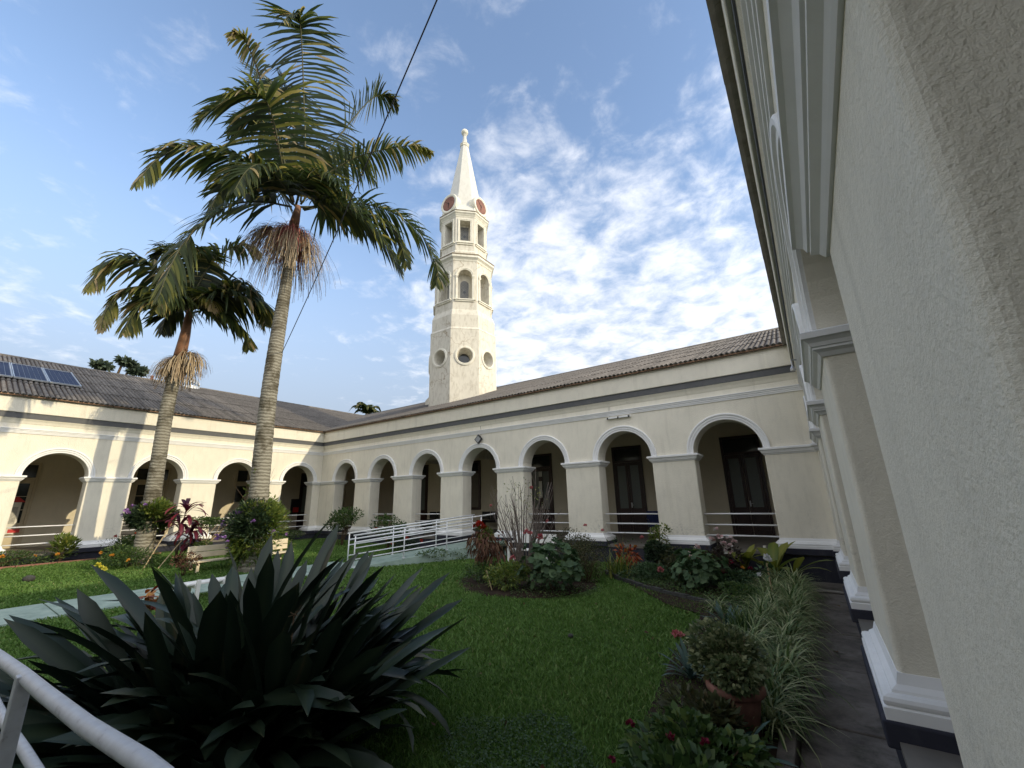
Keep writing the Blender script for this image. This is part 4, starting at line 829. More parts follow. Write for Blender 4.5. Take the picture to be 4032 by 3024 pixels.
T1 = [(-14.3, 6.49, 0.17, 0.3), (-14.29, 6.49, 1.43, 0.29), (-14.32, 6.44, 3.27, 0.27), (-14.34, 6.39, 5.08, 0.25), (-14.34, 6.39, 6.7, 0.24), (-14.33, 6.41, 8.25, 0.22), (-14.32, 6.44, 9.71, 0.19), (-14.32, 6.44, 11.15, 0.17), (-14.32, 6.43, 11.68, 0.16)]
S1 = [(-14.32, 6.43, 11.68, 0.165), (-14.31, 6.45, 12.35, 0.16), (-14.29, 6.49, 12.97, 0.1)]
T2 = [(-18.35, 4.94, 0.16, 0.29), (-18.35, 4.93, 1.62, 0.25), (-18.36, 4.88, 3.3, 0.22), (-18.38, 4.83, 5.24, 0.21), (-18.37, 4.85, 6.62, 0.19), (-18.36, 4.87, 7.34, 0.18)]
S2 = [(-18.36, 4.88, 7.31, 0.2), (-18.35, 4.91, 8.18, 0.17), (-18.36, 4.91, 9.27, 0.1)]
PA, ba = palm(T1, S1, P1F, 'tall palm with a red and tan fruit skirt standing highest in the courtyard', extra=((0, 2.6, 0), (4, 2.0, 0)))
PB_, bb = palm(T2, S2, P2F, 'shorter palm on the left with yellowing fronds and a pale seed skirt', extra=((0, 2.4, 0),))
h = Vector(T1[-1][:3]) - ba
strands(PA, h + Vector((0, 0, -.08)), 560, 2.5, L['fruit'], (-.3, .8), 1, rad=.0065); strands(PA, h + Vector((.02, -.04, .12)), 420, 1.35, L['fruitred'], (-.3, .9), 2, r0=.2, rad=.010)
strands(PA, h + Vector((-.2, -.5, -.05)), 130, 1.35, L['fruit'], (.1, .8), 3, az=-2.2)
h = Vector(T2[-1][:3]) - bb
strands(PB_, h + Vector((0, 0, -.1)), 260, 1.25, L['fruit'], (-.6, .5), 4); strands(PB_, h + Vector((.1, .15, .1)), 150, 1.15, L['fruit'], (-.2, .9), 5, az=.7)
for q in range(3):
    MB().tube([h + Vector((0, 0, -.1)), h + Vector((.25 * math.cos(q * 2.1), .25 * math.sin(q * 2.1), -.3)), h + Vector((.3 * math.cos(q * 2.1), .3 * math.sin(q * 2.1), -.75))], [.05, .07, .02], 6).build('dry_spathe', M['shaft'], PB_, smooth=True)

# ------------------------------------------------------------------ the big dark strap-leaved clump by the camera
AG = empty('strap_leaf_plant', (-4.34, 2.04, 0), 0, 'huge dark clump of broad strap leaves beside the near white handrail', 'plant')
agm = [strap_mesh('leaf', L_, w_, b_, L['agave'], 8, .28, t_, c_, base=.55) for L_, w_, b_, t_, c_ in
       [(1.45, .135, .25, .3, .02), (1.3, .13, .7, .45, -.05), (1.55, .14, .55, .5, .06), (1.1, .125, 1.2, .4, .03), (1.4, .135, .12, .55, -.03), (1.25, .13, .95, .6, .08), (1.0, .12, .4, .35, -.06), (1.4, .135, 1.5, .5, .0), (1.15, .135, .3, .7, .04)]]
ar = random.Random(21)
for i in range(560):
    c = ar.random(); a = ar.uniform(0, 6.283); rr = .95 * math.sqrt(ar.random())
    x, y = rr * math.cos(a) * 1.15, rr * math.sin(a) * .9
    el = math.radians(ar.uniform(64, 88) - 52 * (rr / .95) ** 1.6 * ar.uniform(.55, 1.1)); oa = a + ar.gauss(0, .55)
    o = link('leaf', ar.choice(agm), AG, (x, y, ar.uniform(0.0, .28)), None)
    sc = ar.uniform(.75, 1.1) * (1.10 - .2 * rr / .95); o.scale = (sc, sc * ar.uniform(.85, 1.15), sc)
    o.rotation_euler = (Matrix.Rotation(oa, 4, 'Z') @ Matrix.Rotation(-el, 4, 'Y') @ Matrix.Rotation(ar.gauss(0, .5), 4, 'X')).to_euler()
for q in ((.3, .2, 1.0), (-.2, -.4, .7)):                          # a couple of spent flower stalks
    s_ = MB().tube([(q[0], q[1], .2), (q[0] + .05, q[1], q[2] - .2), (q[0] + .02, q[1] + .02, q[2])], .008, 5)
    for i in range(9): a = i * .7; s_.tube([(q[0] + .02, q[1] + .02, q[2]), (q[0] + .02 + .1 * math.cos(a), q[1] + .02 + .1 * math.sin(a), q[2] + ar.uniform(-.04, .06))], [.003, .002], 4)
    s_.build('spent_stalk', M['stem'], AG)

# ------------------------------------------------------------------ shrubs and flowers
def shrub(name, label, x, y, z, rx, ry, rz, zc, n, ll, lw, m, seed, nst=7, cat='shrub', group=None, **k):
    e = empty(name, (x, y, z), 0, label, cat, group)
    foliage('foliage', n, rx, ry, rz, zc, ll, lw, L[m], e, seed, **k)
    if nst: stems(e, nst, zc + rz * .5, max(rx, ry) * .6, .014, M['stem'], seed)
    return e
def blooms(e, kind, spots, r):
    for q in spots: bloom(e, kind, q, r * rnd.uniform(.8, 1.2))
def rand_on(rx, ry, zc, rz, n, seed, zmin=-.2, az=None):
    g_ = random.Random(seed); o_ = []
    while len(o_) < n:
        a = g_.uniform(0, 6.283) if az is None else g_.gauss(az, .8); s_ = g_.uniform(zmin, 1); c_ = math.sqrt(max(0, 1 - s_ * s_)); o_.append((rx * c_ * math.cos(a) * .98, ry * c_ * math.sin(a) * .98, zc + rz * s_))
    return o_
TOCAM = -1.0                                                       # rough azimuth towards the viewer for visible blossoms
# by the back wing
shrub('rounded_shrub', 'leafy rounded shrub with bare legs at the left end of the back arcade', -17.6, 11.7, .08, 1.35, .9, .62, 1.12, 1700, .12, .06, 'green', 31, 10)
e = shrub('flowering_shrub', 'loose shrub with red blossoms between the rounded shrub and the ramp', -14.9, 12.1, .0, 1.0, .6, .75, .9, 1200, .13, .065, 'green', 32, 9)
blooms(e, 'redfl', [(.5, -.5, .55), (.75, -.4, .35), (-.2, -.5, .9)], .09)
e = shrub('ground_cover_plant', 'low dark planting along the far side of the ramp railing', -13.6, 12.0, 0, 1.2, .6, .35, .3, 900, .09, .04, 'dark', 33, 0, 'plants'); blooms(e, 'redfl', [(.3, -.3, .6), (.9, -.1, .5)], .08)
e = shrub('red_flowered_bush', 'upright bush with bright red flower heads where the ramp meets the back wing', -9.9, 12.25, 0, .42, .36, .5, .62, 650, .11, .055, 'yellow', 34, 6)
blooms(e, 'redfl', [(-.25, -.15, 1.08), (-.05, -.2, 1.15), (.12, -.15, 1.05), (-.3, .1, 1.12), (-.12, -.1, 1.0)], .12)
shrub('ground_cover_plant', 'low leafy border along the near edge of the green ramp', -10.6, 11.0, 0, 1.1, .55, .3, .2, 1100, .075, .035, 'green', 35, 0, 'plants').rotation_euler = (0, 0, 1.0)
# centre bed
e = empty('bare_shrub', (-6.75, 10.0, .04), 0, 'nearly leafless shrub of tall grey stems in the middle bed', 'shrub')
gq = random.Random(3)
for i in range(46):
    a = gq.uniform(0, 6.283); q = gq.uniform(.1, 1.0) ** .8 * .95; h_ = gq.uniform(1.5, 2.75) * (1.05 - .25 * q); mb = MB()
    b0 = Vector((.28 * math.cos(a) * gq.random(), .28 * math.sin(a) * gq.random(), 0)); pts = [b0]
    for s_ in range(1, 7): f = s_ / 6; pts.append(b0 + Vector((q * math.cos(a) * f ** 1.2 + gq.uniform(-.03, .03), q * math.sin(a) * f ** 1.2 + gq.uniform(-.03, .03), h_ * f)))
    mb.tube(pts, [.017 * (1 - .72 * k_ / 6) for k_ in range(7)], 5)
    for s_ in (3, 4, 5):
        for r_ in range(gq.choice((0, 1, 2))):
            aa = gq.uniform(0, 6.28); d = Vector((math.cos(aa) * .16, math.sin(aa) * .16, gq.uniform(.18, .4))); mb.tube([pts[s_], pts[s_] + d * .5 + Vector((0, 0, -.02)), pts[s_] + d], [.006, .005, .003], 4)
    mb.build('branch', M['twig'], e, smooth=True)
P_, D_, g_ = cloud(150, .85, .85, .55, 2.0, .3, seed=9)
V, F = leaf_arrays(P_, unit(D_ + [0, 0, .6]), unit(g_.normal(size=(150, 3)) + [0, 0, 1]), g_.uniform(.05, .10, 150), g_.uniform(.02, .035, 150)); o = link('bud_leaves', np_mesh('bud_leaves', V, F, L['yellow'], np.repeat(g_.uniform(.2, 1, 150), 4)), e); o['kind'] = 'stuff'
blooms(e, 'pink', [(.95, -.2, 1.35), (.55, -.3, 2.2), (-.75, -.4, 1.75)], .06)
shrub('withered_shrub', 'withered shrub with brown hanging leaves at the left end of the middle bed', -7.0, 8.75, .03, .62, .5, .58, .78, 420, .13, .05, 'dry', 37, 8, droop=.8, up=-.9, lumps=9, shell=.7)
shrub('small_leafy_shrub', 'low yellow-green shrub at the front of the middle bed with a thin stake', -6.0, 8.25, .03, .72, .48, .34, .30, 1500, .085, .035, 'yellow', 38, 5)
shrub('ground_cover_plant', 'dark green planting spread under the withered shrub', -6.75, 8.45, .02, .8, .5, .32, .25, 1300, .07, .032, 'green', 39, 0, 'plants')
MB().tube([(-6.15, 7.9, 0), (-6.42, 8.02, .42)], .011, 6).build('stake', M['cane']); tag(bpy.data.objects['stake'], 'thin pale stake leaning in front of the middle bed', 'stake')
def geranium(label, x, y, z, rx, ry, rz, zc, n, ls, seed, m='geran'):
    e_ = empty('geranium', (x, y, z), 0, label, 'plant', None); g_ = random.Random(seed)
    var = []
    for q in range(3):
        pts = []; nn_ = 14
        for i in range(nn_): a = 6.283 * i / nn_ + .2; r_ = 1 + .13 * math.cos(5 * a + q) - (.45 if abs(a - 3.34) < .25 else 0); pts.append((r_ * math.cos(a) * .5, r_ * math.sin(a) * .5, .10 * r_ * r_ * math.cos(2.5 * a + q) + .03))
        V_ = [(0, 0, -.05)] + pts; F_ = [(0, 1 + i, 1 + (i + 1) % nn_) for i in range(nn_)]; var.append(np_mesh('leaf', V_, F_, L[m], [min(1, max(0, .15 + .35 * q))] + [.35 + .25 * q] * nn_, True))
    for i in range(n):
        a = g_.uniform(0, 6.283); s_ = g_.uniform(-.75, 1); c_ = math.sqrt(max(0, 1 - s_ * s_)); lump = 1 + .16 * math.sin(3 * a + seed) + g_.uniform(-.16, .05)
        nrm = Vector((c_ * math.cos(a), c_ * math.sin(a), s_ * .7 + .75)).normalized() + Vector((g_.gauss(0, .28), g_.gauss(0, .28), 0))
        o = link('leaf', g_.choice(var), e_, (rx * c_ * math.cos(a) * lump, ry * c_ * math.sin(a) * lump, max(.04, zc + rz * s_ * lump)), nrm.to_track_quat('Z', 'Y').to_euler()); k_ = ls * g_.uniform(.6, 1.15); o.scale = (k_, k_, k_)
    foliage('inner_leaves', 220, rx * .85, ry * .85, rz * .9, zc, ls * .8, ls * .7, L[m], e_, seed); stems(e_, 7, zc, rx * .6, .01, M['stem'], seed)
    return e_
e = geranium('round-leaved geranium with pink flowers at the right front of the middle bed', -5.0, 8.55, .03, .72, .62, .52, .52, 190, .165, 41)
blooms(e, 'pink', [(-.35, -.3, 1.18), (.0, -.45, 1.12), (-.5, -.2, 1.2), (-.95, -.15, .62)], .075)
shrub('bushy_shrub', 'large fine-leaved bush behind the geranium in the middle bed', -5.35, 10.5, .03, 1.05, .8, .62, .62, 3600, .055, .026, 'olive', 42, 12)
e = shrub('bushy_shrub', 'fine dark bush at the right side of the middle bed', -4.75, 9.75, .02, .62, .5, .48, .45, 2000, .05, .024, 'olive', 43, 8)
e = empty('rose_stems', (-4.9, 12.1, 0), 0, 'few thin stems with coral blossoms in front of the back plinth', 'plant'); stems(e, 7, 1.1, .8, .008, M['stem'], 4); foliage('foliage', 90, .8, .4, .4, .55, .08, .04, L['green'], e, 44); blooms(e, 'pink', [(-.9, -.1, 1.15), (-.35, -.1, 1.02), (.75, 0, .85)], .07)
shrub('croton_plant', 'small reddish brown plant with pointed leaves below the back plinth', -4.55, 11.8, 0, .34, .3, .36, .42, 150, .2, .07, 'croton', 45, 5, 'plant', droop=.4)
e = empty('upright_grass', (-4.35, 10.75, 0), 0, 'tuft of upright sword leaves at the left tip of the right bed', 'plant')
g_ = np.random.default_rng(8); V, F, T = blades(60, g_, .75, .035, (0, .55), .6, 4, .22); o = link('blades', np_mesh('blades', V, F, L['yellow'], T), e); o['kind'] = 'stuff'
# right bed
shrub('ball_shrub', 'dense dark ball-shaped shrub in the right bed', -3.6, 11.6, 0, .62, .56, .58, .58, 2300, .085, .05, 'dark', 46, 8, lumps=4, shell=.8)
shrub('ball_shrub', 'small bright leafy shrub peeping over the dark ball shrub', -3.75, 12.6, 0, .42, .3, .4, .78, 420, .10, .05, 'yellow', 47, 5)
o = shrub('cushion_shrub', 'bright green flat cushion shrub beside the pink flowered plant', -2.7, 12.0, 0, .62, .5, .26, .44, 4200, .05, .014, 'bright', 48, 6, lumps=3, shell=.85)
shrub('withered_shrub', 'yellowing wilted plant between the ball shrub and the cushion', -2.95, 11.1, 0, .45, .36, .34, .42, 520, .10, .04, 'olive', 49, 6, droop=.6)
e = shrub('begonia', 'bronze-leaved begonia crowned with pale pink blossoms in the right bed', -2.0, 11.3, -.12, .55, .45, .48, .60, 900, .10, .06, 'begonia', 50, 8, 'plant')
blooms(e, 'palepink', [(-.05, -.1, 1.28), (.0, -.12, 1.12), (-.16, -.15, 1.06), (.2, -.1, 1.1), (.1, -.3, .98), (-.5, -.25, .88), (-.72, -.2, .72), (.3, -.15, 1.04), (.22, -.3, .95), (.16, -.2, .84)], .085)
blooms(e, 'crimson', [(-.2, -.45, .55), (.2, -.4, .6), (.55, -.3, .5), (-.5, -.3, .65), (.05, -.5, .42)], .07); blooms(e, 'orange', [(.42, -.4, .52)], .045)
def bigleaf(label, x, y, n, L_, w_, el, seed, m='green', az=None, cat='plant'):
    e_ = empty('broad_leaf_plant', (x, y, 0), 0, label, cat); g_ = random.Random(seed); var = [strap_mesh('leaf', L_, w_, b_, L[m], 7, .2, t_, 0, base=.12) for b_, t_ in ((.9, .5), (1.3, .7), (.6, .85))]
    for i in range(n):
        a = 6.283 * i / n + g_.uniform(-.4, .4) if az is None else az + g_.gauss(0, .5); o = link('leaf', g_.choice(var), e_, (0, 0, g_.uniform(.02, .15)), (Matrix.Rotation(a, 4, 'Z') @ Matrix.Rotation(-g_.uniform(*el), 4, 'Y')).to_euler()); k_ = g_.uniform(.75, 1.1); o.scale = (k_, k_, k_)
    return e_
bigleaf('broad yellowish leaves standing behind the begonia', -1.75, 12.35, 12, .85, .22, (.8, 1.35), 3, 'yellow')
bigleaf('broad drooping leaves in front of the last pier of the back wing', -1.1, 12.3, 11, .9, .24, (.7, 1.3), 4, 'yellow')
bigleaf('single broad leaf arching over the walkway end', -.72, 12.0, 3, 1.0, .20, (.75, 1.0), 6, 'yellow', az=-.25)
geranium('round-leaved geranium without flowers behind the stone edging', -2.35, 10.15, 0, .58, .5, .40, .42, 150, .16, 51)
bloom(empty('pink_flower', (-3.15, 10.2, 0.02), 0, 'lone coral blossom low down near the curved edging', 'flower'), 'pink', (0, 0, .32), .08)
shrub('ground_cover_plant', 'low green weeds filling the left tip of the right bed', -3.6, 10.7, 0, .85, .55, .26, .18, 1300, .07, .04, 'geran', 52, 0, 'plants')
shrub('ground_cover_plant', 'low green weeds in front of the begonia', -1.9, 10.9, 0, .8, .5, .22, .15, 1200, .07, .04, 'geran', 53, 0, 'plants')
shrub('ground_cover_plant', 'small mixed greenery at the middle of the right bed', -1.35, 9.7, 0, .7, .7, .2, .12, 1200, .06, .03, 'green', 54, 0, 'plants')
e = empty('white_rose', (-.98, 9.7, -.18), 0, 'single white rose on a tall bare stick in the right bed', 'flower'); MB().tube([(0, 0, 0), (.01, 0, .4), (0, 0.01, .86)], .014, 6).build('stem', M['cane'], e); foliage('foliage', 26, .22, .18, .16, .72, .12, .07, L['geran'], e, 55); bloom(e, 'whitefl', (.02, -.02, .95), .085); bloom(e, 'whitefl', (-.14, -.05, .66), .05)
SPI = []
for q in range(5):
    g_ = np.random.default_rng(60 + q); SPI.append(blades(130, g_, .52, .017, (0.05, 1.25), 1.9, 5, .07))
spm = [np_mesh('blades', V, F, L['spider'], T) for V, F, T in SPI]
def spider(x, y, s_, label, group=None, k_=0):
    e_ = empty('spider_plant', (x, y, .0), rnd.uniform(0, 6), label, 'plant', group); o = link('blades', spm[k_ % 5], e_); o.scale = (s_, s_, s_ * rnd.uniform(.85, 1.1)); o['kind'] = 'stuff'; return e_
spider(-1.72, 8.55, .95, 'striped spider plant standing alone by the end of the stone edging')
k_ = 0; y = 4.75
while y < 11.6:
    for x in (-.66, -1.04):
        if x < -1 and (y < 5.6 or k_ % 5 == 3): k_ += 1; continue
        spider(x + rnd.uniform(-.07, .07), y + rnd.uniform(-.1, .1), rnd.uniform(1.0, 1.4), 'striped spider plant in the long row spilling over the walkway kerb', 'spider plants along the walkway kerb', k_); k_ += 1
    y += .40
spider(-.85, 3.55, .9, 'striped spider plant low at the bottom edge in front of the red salvia', None, 2)
def rosette(label, x, y, n, L_, w_, seed):
    e_ = empty('agapanthus', (x, y, 0), 0, label, 'plant'); g_ = random.Random(seed); var = [strap_mesh('leaf', L_, w_, b_, L['blue'], 6, .2, t_, 0) for b_, t_ in ((1.0, .3), (1.5, .6), (.6, .8))]
    for i in range(n):
        o = link('leaf', g_.choice(var), e_, (0, 0, .02), (Matrix.Rotation(g_.uniform(0, 6.283), 4, 'Z') @ Matrix.Rotation(-g_.uniform(.35, 1.4), 4, 'Y')).to_euler()); k_ = g_.uniform(.7, 1.1); o.scale = (k_,) * 3
    return e_
rosette('blue-green strap-leaved rosette on the lawn edge behind the terracotta pot', -1.4, 7.35, 34, .45, .045, 1)
rosette('blue-green rosette just left of the terracotta pot', -1.45, 5.35, 26, .38, .045, 2)
rosette('blue-green rosette between the terracotta pot and the kerb', -.78, 4.05, 20, .36, .05, 3)
e = empty('dark_grass_tuft', (-1.15, 7.2, 0), 0, 'dark upright grass tuft beside the spider plant row', 'plant'); g_ = np.random.default_rng(81); V, F, T = blades(110, g_, .6, .014, (0, .6), .9, 4, .12); o = link('blades', np_mesh('blades', V, F, L['green'], T), e); o['kind'] = 'stuff'
e = empty('dark_grass_tuft', (-1.05, 6.0, 0), 0, 'dark upright grass tuft behind the variegated pot plant', 'plant'); o = link('blades', o.data, e, rot=(0, 0, 2)); o['kind'] = 'stuff'
# terracotta pot and its plant
e = empty('flower_pot', (-.86, 4.52, 0), 0, 'large terracotta pot with a thick rolled rim', 'pot'); e.scale = (.74, .74, .9)
MB().lathe([(.15, 0), (.19, .01), (.25, .28), (.262, .33), (.262, .335), (.30, .34), (.318, .36), (.318, .39), (.30, .41), (.27, .41), (.26, .39), (.255, .36), (.02, .355)], 36).build('pot_body', M['terracotta'], e, smooth=True); MB().lathe([(.255, .33), (.255, .372), (.01, .385)], 24).build('potting_soil', M['soil'], e)
e = empty('pot_plant', (-.86, 4.52, .34), 0, 'variegated small-leaved shrub growing in the terracotta pot', 'plant'); foliage('foliage', 3800, .44, .42, .32, .20, .05, .042, L['varieg'], e, 71, lumps=6, shell=.6); stems(e, 9, .4, .2, .008, M['stem'], 7)
# salvia in front
e = shrub('salvia', 'leafy bush with a few dark red blossoms at the bottom right beside the kerb', -.92, 3.45, -.02, .52, .46, .26, .22, 2100, .10, .05, 'green', 72, 10, 'plant', droop=.35); blooms(e, 'crimson', [(-.45, -.1, .40), (-.5, -.35, .28), (-.12, -.25, .46), (.08, -.2, .46)], .028)
shrub('leafy_shrub', 'broad-leaved green shrub in the bottom right corner next to the salvia', -.85, 3.0, 0, .42, .34, .30, .22, 900, .10, .065, 'green', 73, 6)
shrub('olive_shrub', 'yellowish fine shrub between the salvia and the terracotta pot', -1.0, 3.98, 0, .36, .30, .24, .2, 1100, .09, .04, 'olive', 74, 6)
# round the palms
def orchids(label, x, y, zc, rx, rz, n, seed, base):
    e_ = empty('orchid_clump', (x, y, base), 0, label, 'orchids', 'orchid clumps tied to the palm trunks'); 
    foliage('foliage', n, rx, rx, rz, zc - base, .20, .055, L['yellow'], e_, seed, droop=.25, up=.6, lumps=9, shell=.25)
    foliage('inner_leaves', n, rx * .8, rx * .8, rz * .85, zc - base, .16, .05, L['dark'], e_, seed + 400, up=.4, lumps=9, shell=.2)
    return e_
e = orchids('wide clump of orchids with purple flowers round the tall palm trunk', T1[1][0], T1[1][1], 1.35, .98, 1.0, 5200, 75, .3)
foliage('lower_foliage', 1500, .85, .85, .55, .35, .11, .035, L['green'], e, 76, lumps=8)
for q in rand_on(.98, .98, .85, .75, 26, 5, -.6, az=-2.5): bloom(e, 'purple', q, .07)
for q in rand_on(1.0, 1.0, .7, .3, 4, 6, -.4, az=.3): bloom(e, 'purple', q, .05)
e2 = empty('climbing_vine', (T1[2][0], T1[2][1], 1.5), 0, 'thin climber with pale leaves and twigs rising up the tall palm trunk', 'vine'); stems(e2, 9, 1.9, .9, .008, M['stem'], 12); foliage('foliage', 60, .75, .6, .75, 1.1, .14, .085, L['yellow'], e2, 77, lumps=9)
e = orchids('yellowish clump of orchids with purple flowers round the shorter palm trunk', T2[1][0], T2[1][1], 1.62, .74, .6, 3600, 78, .9)
for q in rand_on(.72, .72, .75, .55, 15, 8, .1, az=-2.6): bloom(e, 'purple', q, .075)
e = shrub('flower_bed_shrub', 'low spreading shrubs with tiny orange and yellow flowers at the foot of the shorter palm', -18.0, 4.5, .17, 1.25, .8, .38, .32, 2400, .085, .04, 'green', 79, 6); blooms(e, 'orange', [(.5, -.5, .45), (.9, -.2, .3), (-.2, -.6, .5)], .06); blooms(e, 'yellowfl', [(.75, -.75, .16), (.62, -.8, .22), (.9, -.7, .12)], .08)
shrub('leafy_shrub', 'light green leafy shrub against the left arcade plinth near the shorter palm', -20.2, 5.1, .24, .8, .6, .38, .42, 1100, .12, .06, 'green', 80, 6)
e = empty('cordyline', (-17.55, 5.55, .15), 0, 'maroon cordyline with long glossy leaves right of the shorter palm', 'plant')
cm_ = [strap_mesh('leaf', L_, .13, b_, L['maroon'], 7, .25, t_, 0, base=.25) for L_, b_, t_ in ((.75, 1.0, .3), (.65, 1.5, .5), (.8, 1.9, .8), (.6, .7, .15))]
for hx, hy, hz in ((0, .12, 1.75), (.08, .35, 1.15), (-.05, .5, .75), (.05, .0, 1.3)):
    MB().tube([(0, .1, 0), (hx * .5, hy * .6, hz * .5), (hx, hy, hz)], [.022, .018, .013], 6).build('stem', M['stem'], e, smooth=True)
    for i in range(17): a = rnd.uniform(0, 6.283); o = link('leaf', rnd.choice(cm_), e, (hx, hy, hz - rnd.uniform(0, .25)), (Matrix.Rotation(a, 4, 'Z') @ Matrix.Rotation(-rnd.uniform(-.1, 1.2), 4, 'Y')).to_euler())
tag(MB().tube([(-17.3, 4.75, .15), (-17.6, 5.35, 1.45)], .017, 6).build('stake', M['cane']), 'pale bamboo stake leaning against the shorter palm orchids', 'stake')
tag(MB().tube([(-16.95, 5.0, .12), (-17.3, 5.65, .95)], .016, 6).build('stake', M['cane']), 'pale bamboo stake below the maroon cordyline', 'stake')
shrub('leafy_shrub', 'pale yellow-green seedling bush behind the cordyline stake', -17.0, 6.1, .13, .4, .4, .42, .45, 420, .11, .06, 'yellow', 82, 4)
e = empty('clipped_tree', (-20.4, 7.45, .24), 0, 'small flat-topped tree with bare forked stems in front of the sunlit arcade', 'tree')
for i in range(9):
    a = i * .7; MB().tube([(0, 0, 0), (.10 * math.cos(a), .10 * math.sin(a), .3), (.35 * math.cos(a) * (1 + .3 * (i % 3)), .5 * math.sin(a), .75), (.5 * math.cos(a + .2), .75 * math.sin(a + .2), 1.05)], [.02, .016, .011, .006], 5).build('branch', M['cane'], e, smooth=True)
foliage('crown', 1500, .68, .95, .22, 1.12, .085, .045, L['green'], e, 83, lumps=6)
shrub('clipped_shrub', 'dense green clipped bush right behind the flat-topped tree', -21.3, 9.1, .3, .45, .6, .3, .95, 1000, .07, .04, 'green', 84, 6)
e = shrub('bed_plants', 'orange-flowered low plants in the bed along the sunlit left arcade', -21.4, 2.0, .26, .45, 2.1, .34, .26, 3000, .085, .035, 'green', 85, 8, 'plants'); blooms(e, 'orange', [(.35, .2, .35), (.4, .9, .3), (.38, -.6, .4), (.42, 1.4, .28), (.4, -1.2, .3)], .06)
shrub('leafy_shrub', 'upright bright green plant at the arcade bed beside the first lit pier', -21.35, 3.55, .28, .42, .4, .5, .52, 380, .20, .07, 'yellow', 86, 5, up=.9)
e = shrub('sparse_plant', 'sparse dry flower stems in front of the first lit pier', -21.4, 5.0, .28, .4, .8, .28, .5, 240, .06, .03, 'olive', 87, 9, 'plant'); blooms(e, 'redfl', [(.2, .4, .8), (.3, -.2, .72)], .05)
shrub('garden_plants', 'mixed low greenery along the far end of the left arcade', -21.2, 11.2, .28, .5, 1.3, .3, .2, 900, .09, .04, 'green', 88, 0, 'plants')
e = shrub('garden_plants', 'mixed low greenery behind the tall palm on the lawn', -17.2, 8.6, .14, .9, .8, .42, .25, 1000, .10, .04, 'yellow', 89, 0, 'plants'); blooms(e, 'orange', [(.5, -.3, .5), (.2, -.5, .4)], .06)
e = empty('croton_plant', (-9.3, 2.75, 0), 0, 'croton with red and orange veined leaves behind the dark strap-leaf clump', 'plant')
cv = [strap_mesh('leaf', .26, .12, .9, L['croton'], 5, .1, t_, 0, base=.2) for t_ in (.1, .5, .95)]
for i in range(34): a = rnd.uniform(0, 6.283); link('leaf', rnd.choice(cv), e, (rnd.uniform(-.12, .12), rnd.uniform(-.12, .12), rnd.uniform(.2, .62)), (Matrix.Rotation(a, 4, 'Z') @ Matrix.Rotation(-rnd.uniform(.0, 1.1), 4, 'Y')).to_euler())
stems(e, 5, .6, .12, .012, M['stem'], 9)
shrub('withered_shrub', 'small brown bush standing by the hidden white bench beside the path', -14.9, 5.0, .1, .4, .4, .3, .35, 420, .08, .04, 'dry', 90, 5)
# distant trees beyond the roofs
def far_tree(label, x, y, z0, h, lobes, n, ll, seed):
    e_ = empty('distant_tree', (x, y, z0), 0, label, 'tree'); MB().tube([(0, 0, 0), (.2, .1, h * .5), (.1, 0, h)], [.5, .35, .12], 8).build('trunk', M['stem'], e_, smooth=True)
    for i, (dx, dy, dz, r_) in enumerate(lobes):
        foliage('crown', n, r_, r_, r_ * .55, 0, ll, ll * .6, L['far'], e_, seed + i, loc=(dx, dy, dz), lumps=6); MB().tube([(.1, 0, h * .75), (dx * .6, dy * .6, dz - r_ * .3), (dx, dy, dz)], [.14, .09, .03], 5).build('limb', M['stem'], e_, smooth=True)
    return e_
far_tree('dark tree with flat leafy tiers rising behind the left roof', -48, 8.3, 2, 11.2, [(0, -.6, 10.2, 1.1), (.3, .9, 10.5, 1.2), (-.2, .9, 12.5, .95), (0, -.9, 11.7, .9), (.2, 1.6, 11.7, .8), (0, -2.0, 10.4, .6)], 420, .42, 101)
far_tree('dark treetop just showing behind the roof ventilator', -55, 16.4, 2, 12, [(0, .6, 11.9, 1.3), (.4, 1.9, 11.5, 1.2)], 420, .42, 121)
fp = empty('distant_palm', (-42, 29.9, 6), 0, 'small palm crown showing above the corner where the two roofs meet', 'palm tree'); MB().tube([(0, 0, 0), (.1, 0, 6.2)], [.3, .2], 8).build('trunk', M['bark'], fp)
for i in range(13):
    a = i * .52 + rnd.uniform(-.2, .2); R_ = rnd.uniform(1.4, 2.1); up_ = rnd.uniform(.3, 1.7); cps = [(0, 0, 6.1), (R_ * .35 * math.cos(a), R_ * .35 * math.sin(a), 6.3 + up_ * .6), (R_ * .75 * math.cos(a), R_ * .75 * math.sin(a), 6.3 + up_ * .75), (R_ * 1.05 * math.cos(a), R_ * 1.05 * math.sin(a), 6.0 + up_ * .35)]
    frond(fp, Vector((0, 0, 0)), cps, .6, .25)

